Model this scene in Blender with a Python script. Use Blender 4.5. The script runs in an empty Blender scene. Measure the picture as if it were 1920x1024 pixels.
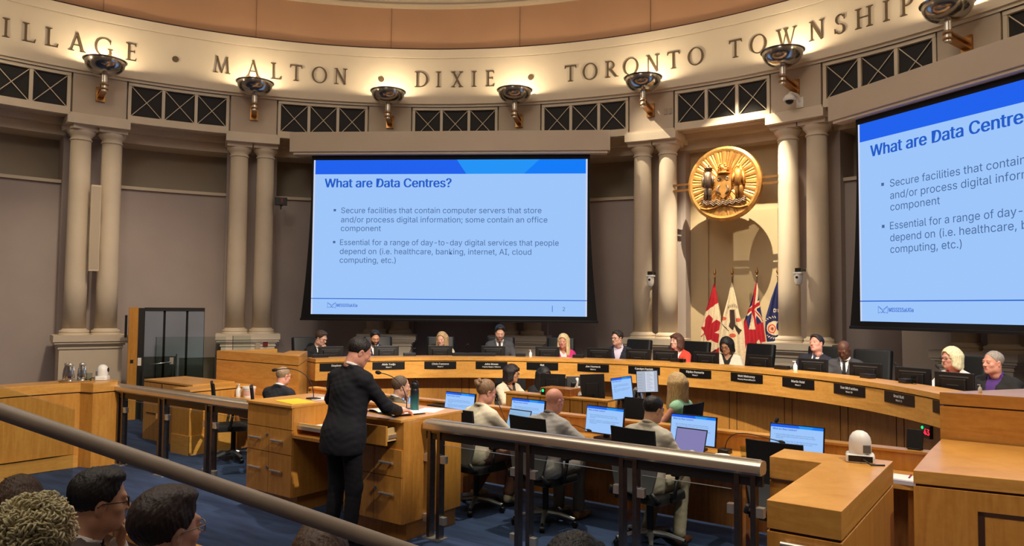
import bpy, math, random
import numpy as np
from math import sin, cos, pi, radians as R, atan2, sqrt
from mathutils import Matrix, Vector, Euler
random.seed(7); rng = np.random.default_rng(5)
S = bpy.context.scene
COL = S.collection

# ------------------------------------------------------------------ camera, world, lights, exposure
# Room axes: origin = centre of the round chamber, +y = towards the crest behind the dais, z = 0 council floor.
AXIS = 0.6223
cam_d = bpy.data.cameras.new('camera'); cam = bpy.data.objects.new('camera', cam_d); COL.objects.link(cam)
cam_d.sensor_width = 36; cam_d.sensor_fit = 'HORIZONTAL'; cam_d.lens = 1392 / 1920 * 36; cam_d.clip_start = 0.05; cam_d.clip_end = 100
cam.matrix_world = Matrix.Translation((4.7546, -3.4282, 2.04)) @ Matrix.Rotation(AXIS, 4, 'Z') @ Matrix.Rotation(pi/2 + 0.0471, 4, 'X') @ Matrix.Rotation(0.009, 4, 'Z')
S.camera = cam
S.view_settings.view_transform = 'Standard'; S.view_settings.look = 'None'; S.view_settings.gamma = 1
S.view_settings.use_curve_mapping = False
S.view_settings.exposure = 0.0
w = bpy.data.worlds.new('world'); S.world = w; w.use_nodes = True
w.node_tree.nodes['Background'].inputs[0].default_value = (0.9, 0.85, 0.8, 1)
w.node_tree.nodes['Background'].inputs[1].default_value = 0.02

def light(name, kind, loc, target, power, color, **kw):
    l = bpy.data.lights.new(name, kind); o = bpy.data.objects.new(name, l); COL.objects.link(o)
    l.energy = power; l.color = color
    for k, v in kw.items(): setattr(l, k, v)
    o.location = loc
    d = Vector(target) - Vector(loc)
    o.rotation_euler = d.to_track_quat('-Z', 'Y').to_euler()
    return o
WARM = (1.0, 0.80, 0.58); NEUT = (1.0, 0.88, 0.74)
# ceiling downlights over the council floor and the dais (the chamber's own ceiling lamps, above the frame)
for (x, y, z, tx, ty, tz, p, ang) in ((-0.5, 2.0, 9.1, -4.4, 5.0, .9, 900, 34), (0.5, 3.2, 9.1, -2.4, 7.2, .9, 1000, 34), (1.5, 3.6, 9.1, 0.6, 7.6, .9, 1000, 34), (1.0, 3.0, 9.1, 3.6, 6.6, .9, 1300, 34),
                                (-2.0, 4.2, 9.1, -2.2, 3.1, .9, 1900, 30), (1.2, 4.4, 9.1, 1.0, 3.2, .9, 2200, 32), (5.2, 3.4, 9.1, 4.2, 2.2, .9, 1100, 34)):
    light('ceiling_downlight', 'SPOT', (x, y, z), (tx, ty, tz), p, NEUT, spot_size=R(ang), spot_blend=0.6, shadow_soft_size=0.12)
# key lights over the right of the audience, aimed low along the dais, the lectern and the staff table
for (tx, ty, tz, p, ang) in ((-4.6, 4.2, .85, 5200, 17), (-2.9, 6.0, .85, 5200, 17), (-.9, 6.9, .85, 5000, 17), (1.2, 7.0, .85, 4600, 17), (3.2, 6.2, .9, 4600, 20), (-5.2, .8, .6, 4600, 17), (-1.2, 1.9, .9, 3200, 16), (3.8, 1.6, 1.0, 1500, 24)):
    light('key_spotlight', 'SPOT', (7.4, -.2, 8.3), (tx, ty, tz), p, NEUT, spot_size=R(ang), spot_blend=0.55, shadow_soft_size=0.10)
light('audience_side_fill', 'AREA', (1.5, -4.5, 8.8), (1.0, 2.5, .5), 200, NEUT, shape='DISK', size=3.0)  # fill added from the audience side to lift the front-facing wood
# soft ceiling cove
light('ceiling_cove', 'AREA', (0, 1.0, 9.3), (0, 1.0, 0), 380, NEUT, shape='DISK', size=9.0)
# spot added to brighten the left wall bays and pedestals
light('left_bay_fill', 'SPOT', (-2.5, 1.5, 9.0), (-9.2, 3.2, 1.2), 1500, WARM, spot_size=R(40), spot_blend=0.9, shadow_soft_size=0.3)
# two projectors of light on the crest: they cast the round shadows on the niche wall
light('crest_spotlight', 'SPOT', (0.92, 7.5, 8.3), (0.0, 10.2, 3.1), 3600, (1.0, 0.84, 0.6), spot_size=R(30), spot_blend=0.5, shadow_soft_size=0.02)
light('crest_spotlight', 'SPOT', (-3.2, 7.5, 8.3), (0.5, 10.2, 3.2), 1300, (1.0, 0.84, 0.6), spot_size=R(28), spot_blend=0.6, shadow_soft_size=0.02)

# ------------------------------------------------------------------ helpers
def lin(c): return tuple((v/12.92 if v <= .04045 else ((v+.055)/1.055)**2.4) for v in c)
def rgb(r, g, b): return lin((r/255, g/255, b/255))
MATS = {}
def mat(name, col, rough=0.55, metal=0.0, var=0.0, scale=8.0, bump=0.0, stretch=(1, 1, 1), spec=0.5, coat=0.0, bscale=None):
    """procedural material; col in sRGB 0-255; var = brightness variation of the noise"""
    if name in MATS: return MATS[name]
    m = bpy.data.materials.new(name); m.use_nodes = True; nt = m.node_tree; b = nt.nodes['Principled BSDF']
    c = rgb(*col)
    b.inputs['Base Color'].default_value = (*c, 1); b.inputs['Roughness'].default_value = rough; b.inputs['Metallic'].default_value = metal
    b.inputs['Specular IOR Level'].default_value = spec; b.inputs['Coat Weight'].default_value = coat
    m.diffuse_color = (*c, 1)
    if var or bump:
        tc = nt.nodes.new('ShaderNodeTexCoord'); mp = nt.nodes.new('ShaderNodeMapping'); mp.inputs['Scale'].default_value = stretch
        n = nt.nodes.new('ShaderNodeTexNoise'); n.inputs['Scale'].default_value = scale; n.inputs['Detail'].default_value = 5
        nt.links.new(tc.outputs['Object'], mp.inputs['Vector']); nt.links.new(mp.outputs['Vector'], n.inputs['Vector'])
        if var:
            r = nt.nodes.new('ShaderNodeValToRGB'); r.color_ramp.elements[0].position = .3; r.color_ramp.elements[1].position = .7
            r.color_ramp.elements[0].color = (*[v*(1-var) for v in c], 1); r.color_ramp.elements[1].color = (*[min(1, v*(1+var)) for v in c], 1)
            nt.links.new(n.outputs['Fac'], r.inputs['Fac']); nt.links.new(r.outputs['Color'], b.inputs['Base Color'])
        if bump:
            bp = nt.nodes.new('ShaderNodeBump'); bp.inputs['Strength'].default_value = bump; bp.inputs['Distance'].default_value = .01
            src = n
            if bscale:
                src = nt.nodes.new('ShaderNodeTexNoise'); src.inputs['Scale'].default_value = bscale; nt.links.new(mp.outputs['Vector'], src.inputs['Vector'])
            nt.links.new(src.outputs['Fac'], bp.inputs['Height']); nt.links.new(bp.outputs['Normal'], b.inputs['Normal'])
    MATS[name] = m; return m
def emat(name, col, strength=1.0):
    if name in MATS: return MATS[name]
    m = bpy.data.materials.new(name); m.use_nodes = True; nt = m.node_tree
    for n in list(nt.nodes): nt.nodes.remove(n)
    e = nt.nodes.new('ShaderNodeEmission'); e.inputs[0].default_value = (*rgb(*col), 1); e.inputs[1].default_value = strength
    o = nt.nodes.new('ShaderNodeOutputMaterial'); nt.links.new(e.outputs[0], o.inputs[0]); MATS[name] = m; return m
def glass(name, tint=(235, 245, 240), gl=0.12):
    m = bpy.data.materials.new(name); m.use_nodes = True; nt = m.node_tree
    for n in list(nt.nodes): nt.nodes.remove(n)
    t = nt.nodes.new('ShaderNodeBsdfTransparent'); t.inputs[0].default_value = (*rgb(*tint), 1)
    g = nt.nodes.new('ShaderNodeBsdfGlossy'); g.inputs['Roughness'].default_value = .02
    lw = nt.nodes.new('ShaderNodeLayerWeight'); lw.inputs[0].default_value = gl
    mx = nt.nodes.new('ShaderNodeMixShader'); o = nt.nodes.new('ShaderNodeOutputMaterial')
    nt.links.new(lw.outputs['Fresnel'], mx.inputs[0]); nt.links.new(t.outputs[0], mx.inputs[1]); nt.links.new(g.outputs[0], mx.inputs[2]); nt.links.new(mx.outputs[0], o.inputs[0])
    MATS[name] = m; return m
def wood(name, lo, hi, rough=.32, horiz=True):
    m = bpy.data.materials.new(name); m.use_nodes = True; nt = m.node_tree; b = nt.nodes['Principled BSDF']
    tc = nt.nodes.new('ShaderNodeTexCoord'); mp = nt.nodes.new('ShaderNodeMapping')
    mp.inputs['Scale'].default_value = (1.2, 1.2, 9) if horiz else (9, 9, .8)
    n1 = nt.nodes.new('ShaderNodeTexNoise'); n1.inputs['Scale'].default_value = 2.2; n1.inputs['Detail'].default_value = 8; n1.inputs['Distortion'].default_value = 1.2
    n2 = nt.nodes.new('ShaderNodeTexNoise'); n2.inputs['Scale'].default_value = 26; n2.inputs['Detail'].default_value = 3
    mx = nt.nodes.new('ShaderNodeMath'); mx.operation = 'MULTIPLY_ADD'; mx.inputs[1].default_value = .35
    r = nt.nodes.new('ShaderNodeValToRGB'); r.color_ramp.elements[0].position = .45; r.color_ramp.elements[1].position = .9
    r.color_ramp.elements[0].color = (*rgb(*lo), 1); r.color_ramp.elements[1].color = (*rgb(*hi), 1)
    nt.links.new(tc.outputs['Object'], mp.inputs[0]); nt.links.new(mp.outputs[0], n1.inputs['Vector']); nt.links.new(tc.outputs['Object'], n2.inputs['Vector'])
    nt.links.new(n2.outputs['Fac'], mx.inputs[0]); nt.links.new(n1.outputs['Fac'], mx.inputs[2]); nt.links.new(mx.outputs[0], r.inputs[0])
    nt.links.new(r.outputs[0], b.inputs['Base Color']); b.inputs['Roughness'].default_value = rough; b.inputs['Coat Weight'].default_value = .15; b.inputs['Coat Roughness'].default_value = .2
    MATS[name] = m; return m

class MB:
    """collects polygons for ONE mesh object"""
    def __init__(s): s.v = []; s.f = []; s.m = []; s.mats = []; s.cur = 0
    def use(s, m):
        if m not in s.mats: s.mats.append(m)
        s.cur = s.mats.index(m); return s
    def add(s, vs, fs):
        o = len(s.v); s.v += [tuple(v) for v in vs]; s.f += [tuple(i+o for i in f) for f in fs]; s.m += [s.cur]*len(fs); return s
    def box(s, c, d, rz=0, M=None, taper=1.0):
        x, y, z = [k/2 for k in d]; P = []
        for dz in (-1, 1):
            t = taper if dz > 0 else 1
            for dx, dy in ((-1, -1), (1, -1), (1, 1), (-1, 1)): P.append(Vector((dx*x*t, dy*y*t, dz*z)))
        if M is not None: P = [M @ p for p in P]
        if rz: q = Matrix.Rotation(rz, 3, 'Z'); P = [q @ p for p in P]
        P = [p + Vector(c) for p in P]
        return s.add(P, [(3, 2, 1, 0), (4, 5, 6, 7), (0, 1, 5, 4), (1, 2, 6, 5), (2, 3, 7, 6), (3, 0, 4, 7)])
    def bbox(s, x0, x1, y0, y1, z0, z1): return s.box(((x0+x1)/2, (y0+y1)/2, (z0+z1)/2), (abs(x1-x0), abs(y1-y0), abs(z1-z0)))
    def rbox(s, c, d, r=.01, n=3, M=None):
        """box with rounded vertical edges and softened top"""
        x, y, z = d[0]/2, d[1]/2, d[2]/2; ring = []
        r = min(r, x*.99, y*.99)
        for (sx, sy, a0) in ((1, 1, 0), (-1, 1, 90), (-1, -1, 180), (1, -1, 270)):
            for i in range(n+1):
                a = R(a0 + 90*i/n); ring.append((sx*(x-r)+r*cos(a), sy*(y-r)+r*sin(a)))
        lev = [(-z, .0), (-z+r*.0, 0), (z-r*.6, 0), (z-r*.17, .17), (z, .6)] if z*2 > r else [(-z, 0), (z, 0)]
        P = []; N = len(ring)
        for (zz, k) in lev:
            for (px, py) in ring:
                L = max(sqrt(px*px+py*py), 1e-6); P.append(Vector((px-(px/x)*r*k*.5, py-(py/y)*r*k*.5, zz)))
        if M is not None: P = [M @ p for p in P]
        P = [p+Vector(c) for p in P]; F = []
        for l in range(len(lev)-1):
            for i in range(N): j = (i+1) % N; F.append((l*N+i, l*N+j, (l+1)*N+j, (l+1)*N+i))
        F.append(tuple(reversed(range(N)))); F.append(tuple(range((len(lev)-1)*N, len(lev)*N)))
        return s.add(P, F)
    def prism(s, poly, z0, z1):
        a = sum(poly[i][0]*poly[(i+1) % len(poly)][1]-poly[(i+1) % len(poly)][0]*poly[i][1] for i in range(len(poly)))
        if a < 0: poly = poly[::-1]
        n = len(poly); P = [(x, y, z0) for x, y in poly]+[(x, y, z1) for x, y in poly]
        F = [tuple(reversed(range(n))), tuple(range(n, 2*n))]+[(i, (i+1) % n, n+(i+1) % n, n+i) for i in range(n)]
        return s.add(P, F)
    def band(s, r0, r1, z0, z1, a0, a1, n=48, c=(0, 0)):
        """solid arc: angles in degrees measured from +y towards +x"""
        P = []; F = []
        for i in range(n+1):
            a = R(a0+(a1-a0)*i/n); sx, cy = sin(a), cos(a)
            for r, z in ((r0, z0), (r1, z0), (r1, z1), (r0, z1)): P.append((c[0]+r*sx, c[1]+r*cy, z))
        for i in range(n):
            for k in range(4): F.append((i*4+k, i*4+(k+1) % 4, (i+1)*4+(k+1) % 4, (i+1)*4+k))
        F.append((3, 2, 1, 0)); F.append(tuple(n*4+k for k in range(4)))
        return s.add(P, F)
    def strip(s, prof, a0, a1, n=96, c=(0, 0), closed=False):
        """profile of (radius, z) swept round the room axis"""
        P = []; F = []; m = len(prof)
        for i in range(n+1):
            a = R(a0+(a1-a0)*i/n)
            for r, z in prof: P.append((c[0]+r*sin(a), c[1]+r*cos(a), z))
        for i in range(n):
            for k in range(m if closed else m-1): F.append((i*m+k, i*m+(k+1) % m, (i+1)*m+(k+1) % m, (i+1)*m+k))
        return s.add(P, F)
    def lathe(s, prof, c=(0, 0, 0), n=24, M=None, cap=True):
        P = []; F = []; m = len(prof)
        for i in range(n):
            a = 2*pi*i/n
            for r, z in prof:
                p = Vector((r*cos(a), r*sin(a), z)); P.append((M @ p if M is not None else p)+Vector(c))
        for i in range(n):
            j = (i+1) % n
            for k in range(m-1): F.append((i*m+k, j*m+k, j*m+k+1, i*m+k+1))
        if cap:
            if prof[0][0] > 1e-5: F.append(tuple(reversed([i*m for i in range(n)])))
            if prof[-1][0] > 1e-5: F.append(tuple(i*m+m-1 for i in range(n)))
        return s.add(P, F)
    def tube(s, pts, r, n=8, cap=True):
        pts = [Vector(p) for p in pts]; rr = r if isinstance(r, (list, tuple)) else [r]*len(pts); P = []; F = []
        up = None
        for i, p in enumerate(pts):
            t = (pts[min(i+1, len(pts)-1)]-pts[max(i-1, 0)]).normalized()
            if up is None: up = t.orthogonal().normalized()
            up = (up-t*up.dot(t)).normalized(); b = t.cross(up)
            for k in range(n): a = 2*pi*k/n; P.append(p+(up*cos(a)+b*sin(a))*rr[i])
        for i in range(len(pts)-1):
            for k in range(n): F.append((i*n+k, i*n+(k+1) % n, (i+1)*n+(k+1) % n, (i+1)*n+k))
        if cap: F.append(tuple(reversed(range(n)))); F.append(tuple(range((len(pts)-1)*n, len(pts)*n)))
        return s.add(P, F)
    def sphere(s, c, r, n=10, m=7, M=None):
        rx, ry, rz = r if isinstance(r, (tuple, list)) else (r, r, r); P = [Vector((0, 0, -rz))]; F = []
        for j in range(1, m):
            t = -pi/2+pi*j/m
            for i in range(n): a = 2*pi*i/n; P.append(Vector((rx*cos(t)*cos(a), ry*cos(t)*sin(a), rz*sin(t))))
        P.append(Vector((0, 0, rz)))
        for i in range(n): F.append((0, 1+(i+1) % n, 1+i)); F.append((len(P)-1, 1+(m-2)*n+i, 1+(m-2)*n+(i+1) % n))
        for j in range(m-2):
            for i in range(n): F.append((1+j*n+i, 1+j*n+(i+1) % n, 1+(j+1)*n+(i+1) % n, 1+(j+1)*n+i))
        if M is not None: P = [M @ p for p in P]
        return s.add([p+Vector(c) for p in P], F)
    def quadxz(s, x0, x1, z0, z1, y=0): return s.add([(x0, y, z0), (x1, y, z0), (x1, y, z1), (x0, y, z1)], [(0, 1, 2, 3)])
    def polyxz(s, pts, y=0): return s.add([(x, y, z) for x, z in pts], [tuple(range(len(pts)))])
    def build(s, name, m=None, parent=None, loc=None, rz=None, smooth=False, bevel=0, M=None):
        me = bpy.data.meshes.new(name); me.from_pydata(s.v, [], s.f)
        if s.mats:
            for k in s.mats: me.materials.append(k)
            me.polygons.foreach_set('material_index', s.m)
        elif m: me.materials.append(m)
        if smooth: me.polygons.foreach_set('use_smooth', [True]*len(me.polygons))
        me.update(); o = bpy.data.objects.new(name, me); COL.objects.link(o)
        if M is not None: o.matrix_world = M
        if loc is not None: o.location = loc
        if rz is not None: o.rotation_euler.z = rz
        if parent: o.parent = parent
        if smooth == 'auto':
            try: me.set_sharp_from_angle(angle=R(35))
            except Exception: pass
        if bevel:
            bm = o.modifiers.new('bevel', 'BEVEL'); bm.width = bevel; bm.segments = 2; bm.limit_method = 'ANGLE'
        return o
def tag(o, label, cat, group=None, kind=None):
    o['label'] = label; o['category'] = cat
    if group: o['group'] = group
    if kind: o['kind'] = kind
    return o
def thing(name, label, cat, loc=(0, 0, 0), rz=0, group=None, scale=None):
    o = bpy.data.objects.new(name, None); COL.objects.link(o); o.location = loc; o.rotation_euler = (0, 0, rz); o.empty_display_size = .1
    if scale: o.scale = (scale,)*3
    return tag(o, label, cat, group)
def struct(o): o['kind'] = 'structure'; return o
def copy_tree(o, loc=None, rz=None, label=None, parent=None):
    c = o.copy(); COL.objects.link(c)
    if parent: c.parent = parent
    if loc is not None: c.location = loc
    if rz is not None: c.rotation_euler.z = rz
    if label: c['label'] = label
    for ch in o.children: copy_tree(ch, parent=c)
    return c
def pol(a, r, c=(0, 0)): return (c[0]+r*sin(R(a)), c[1]+r*cos(R(a)))
DC = (0.0, 2.45)                                         # centre of the dais arc

FONTS = {}; CAPH = {}
def font(nm):
    """one of the type faces that ship inside Blender; the built-in one when it is missing"""
    if nm not in FONTS:
        import os
        try: FONTS[nm] = bpy.data.fonts.load(os.path.join(bpy.utils.system_resource('DATAFILES'), 'fonts', nm))
        except Exception: FONTS[nm] = None
    return FONTS[nm]
def text_mesh(body, width=None, height=1.0, bold=0.0, align='LEFT', maxw=None, face='Inter.woff2', thick=0.0):
    """flat lettering as (verts, faces) in x-z, baseline z=0; height = cap height"""
    cu = bpy.data.curves.new('lettering', 'FONT'); cu.body = body; cu.size = 1; cu.resolution_u = 3; cu.offset = bold
    if font(face): cu.font = font(face)
    ob = bpy.data.objects.new('lettering', cu); COL.objects.link(ob)
    bpy.context.view_layer.update(); dg = bpy.context.evaluated_depsgraph_get(); ev = ob.evaluated_get(dg); me = ev.to_mesh()
    V = np.array([v.co[:] for v in me.vertices]); F = [tuple(p.vertices) for p in me.polygons]; ev.to_mesh_clear()
    bpy.data.objects.remove(ob); bpy.data.curves.remove(cu)
    if len(V) == 0: return [], []
    ref = CAPH.get(face)
    if ref is None:
        CAPH[face] = 1; v_, _ = text_mesh('H', height=1, face=face); ref = CAPH[face] = max(p[2] for p in v_)
    sc = height/ref; V = V*sc; x0, x1 = V[:, 0].min(), V[:, 0].max(); V[:, 0] -= x0; wd = x1-x0
    if width: V[:, 0] *= width/wd; wd = width
    elif maxw and wd > maxw: V[:, 0] *= maxw/wd; wd = maxw
    if thick:
        n_ = len(V); d_ = thick*height; F = F+[tuple(i+n_ for i in f) for f in F]+[tuple(i+2*n_ for i in f) for f in F]; V = np.concatenate([V-[d_, 0, 0], V, V+[d_, 0, 0]])
    if align == 'CENTER': V[:, 0] -= wd/2
    if align == 'RIGHT': V[:, 0] -= wd
    return [(v[0], 0.0, v[1]) for v in V], F

# ------------------------------------------------------------------ materials
M_CREAM = mat('cream_paint', (214, 199, 176), .6, var=.04, scale=3)
M_FRIEZE = mat('frieze_paint', (222, 208, 184), .65, var=.03, scale=2)
M_MAUVE = mat('mauve_grey_wall', (176, 163, 157), .8, var=.05, scale=1.2, bump=.05)
M_RECESS = mat('taupe_recess_wall', (158, 146, 128), .8, var=.04, scale=1.5)
M_NICHE = mat('warm_cream_wall', (206, 186, 148), .75, var=.03, scale=1.5)
M_TAN = mat('tan_fabric_wall', (192, 150, 116), .85, var=.04, scale=1.0, bump=.08)
M_RED = mat('dark_red_reveal', (70, 30, 22), .7)
M_CEIL = mat('ceiling_paint', (196, 182, 158), .8, var=.03, scale=1)
M_LETTER = mat('bronze_lettering', (92, 74, 48), .5, .25, var=.12, scale=14)
M_MESH = mat('black_grille_mesh', (26, 22, 22), .7, var=.5, scale=120)
M_WOOD = wood('maple_veneer', (198, 138, 60), (220, 163, 82))
M_WOODV = wood('maple_veneer_upright', (188, 126, 52), (210, 151, 70), horiz=False)
M_WOODD = wood('brown_maple', (150, 92, 40), (184, 122, 60), horiz=False)
M_GROOVE = mat('dark_groove', (58, 30, 14), .8)
M_TOEKICK = mat('shadow_brown_laminate', (52, 34, 22), .7)
M_BLACK = mat('black_plastic', (16, 16, 18), .42, var=.1, scale=30)
M_BLACKM = mat('black_matte', (10, 10, 11), .8)
M_LEATHER = mat('black_leather', (16, 17, 18), .46, bump=.06, scale=90, spec=.3)
M_FABRICB = mat('black_fabric', (14, 14, 16), .9, bump=.3, scale=200)
M_GREYPL = mat('grey_plastic', (96, 98, 98), .5, var=.05)
M_DGREY = mat('dark_grey_metal', (62, 62, 62), .4, .6)
M_STEEL = mat('brushed_steel', (206, 200, 190), .3, .75, var=.08, scale=30, stretch=(1, 40, 40))
M_DSTEEL = mat('dark_brushed_steel', (120, 112, 104), .34, 1.0, var=.1, scale=20)
M_CHROME = mat('chrome', (205, 205, 205), .12, 1.0)
M_BRASS = mat('warm_brass', (176, 128, 76), .32, .9, var=.1, scale=15)
M_GOLD = mat('gold_leaf', (206, 152, 84), .44, .75, var=.2, scale=12)
M_SILVERR = mat('silver_relief', (148, 128, 110), .38, .8, var=.3, scale=30)
M_WHITEP = mat('white_plastic', (232, 230, 224), .4)
M_PAPER = mat('white_paper', (240, 238, 230), .8, var=.03)
M_ALU = mat('cast_aluminium', (150, 150, 150), .4, .8)
M_RAILCAP = mat('satin_rail', (222, 214, 200), .27, .85, var=.06, scale=20, stretch=(1, 30, 30))
M_HANDRAIL = mat('taupe_handrail', (154, 140, 124), .45, .0, var=.08, scale=14)
M_GLASS = glass('clear_glass', (238, 242, 240), .03)
M_GLASSD = glass('smoked_glass', (196, 196, 186), .06)
def carpet():
    m = bpy.data.materials.new('navy_carpet_tiles'); m.use_nodes = True; nt = m.node_tree; b = nt.nodes['Principled BSDF']
    tc = nt.nodes.new('ShaderNodeTexCoord'); mp = nt.nodes.new('ShaderNodeMapping'); mp.inputs['Scale'].default_value = (.6, 3.5, 1); mp.inputs['Rotation'].default_value = (0, 0, R(-28))
    n = nt.nodes.new('ShaderNodeTexNoise'); n.inputs['Scale'].default_value = 2.6; n.inputs['Detail'].default_value = 6
    r = nt.nodes.new('ShaderNodeValToRGB'); r.color_ramp.elements[0].position = .3; r.color_ramp.elements[1].position = .72
    r.color_ramp.elements[0].color = (*rgb(28, 44, 76), 1); r.color_ramp.elements[1].color = (*rgb(50, 72, 110), 1)
    n2 = nt.nodes.new('ShaderNodeTexNoise'); n2.inputs['Scale'].default_value = 300; bp = nt.nodes.new('ShaderNodeBump'); bp.inputs['Strength'].default_value = .4; bp.inputs['Distance'].default_value = .005
    nt.links.new(tc.outputs['Object'], mp.inputs[0]); nt.links.new(mp.outputs[0], n.inputs['Vector']); nt.links.new(n.outputs['Fac'], r.inputs[0]); nt.links.new(r.outputs[0], b.inputs['Base Color'])
    nt.links.new(tc.outputs['Object'], n2.inputs['Vector']); nt.links.new(n2.outputs['Fac'], bp.inputs['Height']); nt.links.new(bp.outputs[0], b.inputs['Normal'])
    b.inputs['Roughness'].default_value = .95; return m
M_CARPET = carpet()

# ================================================================== the chamber
PB = [(k-4.5)*15.905 for k in range(9)]                  # bearings of the column pairs
fl = MB(); fl.lathe([(0.0, 0.0), (11.4, 0.0)], n=96, cap=False); struct(fl.build('floor', M_CARPET))
b = MB(); b.add([(0, 0, 9.5)], []); b.lathe([(11.4, 9.5), (0.0, 9.5)], n=96, cap=False); struct(b.build('ceiling', M_CEIL))
# raised floor behind the dais
pts = [pol(a, 5.12, DC) for a in np.linspace(-80, 80, 41)]+[pol(a, 10.55) for a in np.linspace(66, -66, 41)]
b = MB(); b.prism(pts, 0.0, .30); struct(b.build('floor', M_CARPET))
# audience tier
b = MB(); b.prism([(-3.2, -1.52), (2.4, -1.52), (2.4, -.95), (4.4, -.95), (4.4, -6.5), (-3.2, -6.5)], 0, .07); struct(b.build('floor', M_CARPET))

# outer shell
b = MB(); b.strip([(10.6, 0), (10.6, 4.30)], 5.4, 354.6, 160)
struct(b.build('wall_back', M_MAUVE, smooth=True))
b = MB(); b.strip([(11.0, 4.3), (11.0, 5.25)], 5.0, 355, 160); struct(b.build('wall_upper_recess', M_RECESS, smooth=True))
b = MB(); b.strip([(11.05, 4.36), (10.54, 4.36), (10.54, 4.30), (10.62, 4.30)], 5.4, 354.6, 160); struct(b.build('trim_1', M_CREAM))
# niche wall behind the crest
b = MB(); b.strip([(10.75, 0), (10.75, 5.3)], -6.2, 6.2, 24)
b.band(10.69, 10.75, 0, 4.0, -3.45, -3.30, 2); b.band(10.71, 10.75, .3, 3.95, 1.0, 3.9, 6)
for s in (-1, 1): b.band(10.5, 10.8, 0, 5.3, s*5.3, s*6.2, 3)
struct(b.build('wall_niche', M_NICHE, smooth='auto'))
# soffit and inner beam of the ambulatory
b = MB(); b.strip([(9.72, 5.47), (10.25, 5.47), (10.25, 5.36), (10.42, 5.36), (10.42, 5.18), (11.1, 5.18)], 0, 360, 180); struct(b.build('ceiling_soffit', M_CREAM))
# pilasters on the wall behind every column pair
for a in PB:
    b = MB(); b.band(10.42, 11.05, 0, 5.25, a-2.7, a+2.7, 6); struct(b.build('trim_2', M_CREAM if False else M_MAUVE))
# wall between columns and frieze: piers, grille bays
b = MB(); b.strip([(9.85, 5.42), (9.85, 6.26)], 0, 360, 180); struct(b.build('wall_entablature', mat('pier_paint', (196, 180, 160), .7, var=.03, scale=2), smooth=True))
for k, a in enumerate([(j-4.5)*15.905 for j in range(-7, 16)]):
    if not -105 < a < 75: continue
    b = MB(); b.band(9.73, 9.87, 5.46, 6.255, a-2.55, a+2.55, 6); struct(b.build('trim_3', MATS['pier_paint']))
# frieze with lettering, groove, band, red reveal, tan wall, ring
b = MB(); b.strip([(9.80, 6.25), (9.65, 6.25), (9.65, 7.195), (9.665, 7.20), (9.665, 7.21), (9.645, 7.215), (9.64, 7.39), (9.72, 7.39)], 0, 360, 200); struct(b.build('wall_frieze', M_FRIEZE, smooth='auto'))
b = MB(); b.strip([(9.72, 7.385), (9.68, 7.39), (9.68, 7.425), (9.74, 7.43)], 0, 360, 200); struct(b.build('trim_4', M_RED))
b = MB(); b.strip([(9.71, 7.42), (9.69, 8.29)], 0, 360, 200); struct(b.build('wall_upper', M_TAN, smooth=True))
b = MB()
for j in range(-7, 16): a = (j-4.5)*15.905; b.band(9.684, 9.70, 7.43, 8.28, a-.02, a+.02, 1)
struct(b.build('trim_5', mat('tan_seam', (120, 84, 56), .9)))
b = MB(); b.strip([(9.70, 8.26), (9.58, 8.28), (9.56, 8.31), (9.58, 8.34), (9.50, 8.50), (9.2, 8.95), (8.6, 9.3), (7.6, 9.5)], 0, 360, 200); struct(b.build('trim_6', M_CEIL, smooth='auto'))
b = MB(); b.strip([(9.70, 6.20), (9.70, 6.26), (9.67, 6.262)], 0, 360, 180); struct(b.build('trim_7', M_CREAM))

# grilles: three crossed panels per bay
ords = ['first', 'second', 'third', 'fourth', 'fifth', 'sixth', 'seventh', 'eighth']
gl_names = ['at the far left edge', 'under the first dot left of the word MALTON', 'under the word MALTON', 'under the word DIXIE', 'under the word TORONTO', 'above the gold crest', 'above the right screen housing', 'at the far right edge']
for k in range(-1, 7):
    a0 = (k-4.5)*15.905+2.72; g = thing('ventilation_grille', f'black grille of three crossed mesh panels {gl_names[k+1]}', 'grille', (*pol(a0+5.2, 9.8), 5.86), 0, 'frieze ventilation grilles')
    inv = Matrix.Translation(-Vector(g.location))
    def loc_build(mb, name, m, sm=False):
        mb.v = [tuple(inv @ Vector(v)) for v in mb.v]; return mb.build(name, m, g, smooth=sm)
    fr = MB(); tot = 10.45
    fr.band(9.74, 9.85, 5.47, 5.575, a0, a0+tot, 10); fr.band(9.74, 9.85, 6.14, 6.20, a0, a0+tot, 10); fr.band(9.71, 9.85, 5.43, 5.48, a0, a0+tot, 10)
    for i in range(4):
        c = a0+.15+i*3.383; fr.band(9.75, 9.85, 5.57, 6.145, c-.16, c+.16, 1)
    loc_build(fr, 'frame', M_CREAM)
    for i in range(3):
        c0, c1 = a0+.31+i*3.383, a0+.15+(i+1)*3.383-.16
        p = MB(); p.band(9.80, 9.82, 5.57, 6.145, c0, c1, 4); loc_build(p, 'mesh_panel', M_MESH)
        x = MB(); A = Vector((*pol(c0, 9.78), 5.575)); B = Vector((*pol(c1, 9.78), 6.14)); C_ = Vector((*pol(c0, 9.78), 6.14)); D_ = Vector((*pol(c1, 9.78), 5.575))
        x.tube([A, B], .008, 6); x.tube([C_, D_], .008, 6); loc_build(x, 'cross_bar', M_CREAM)

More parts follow.
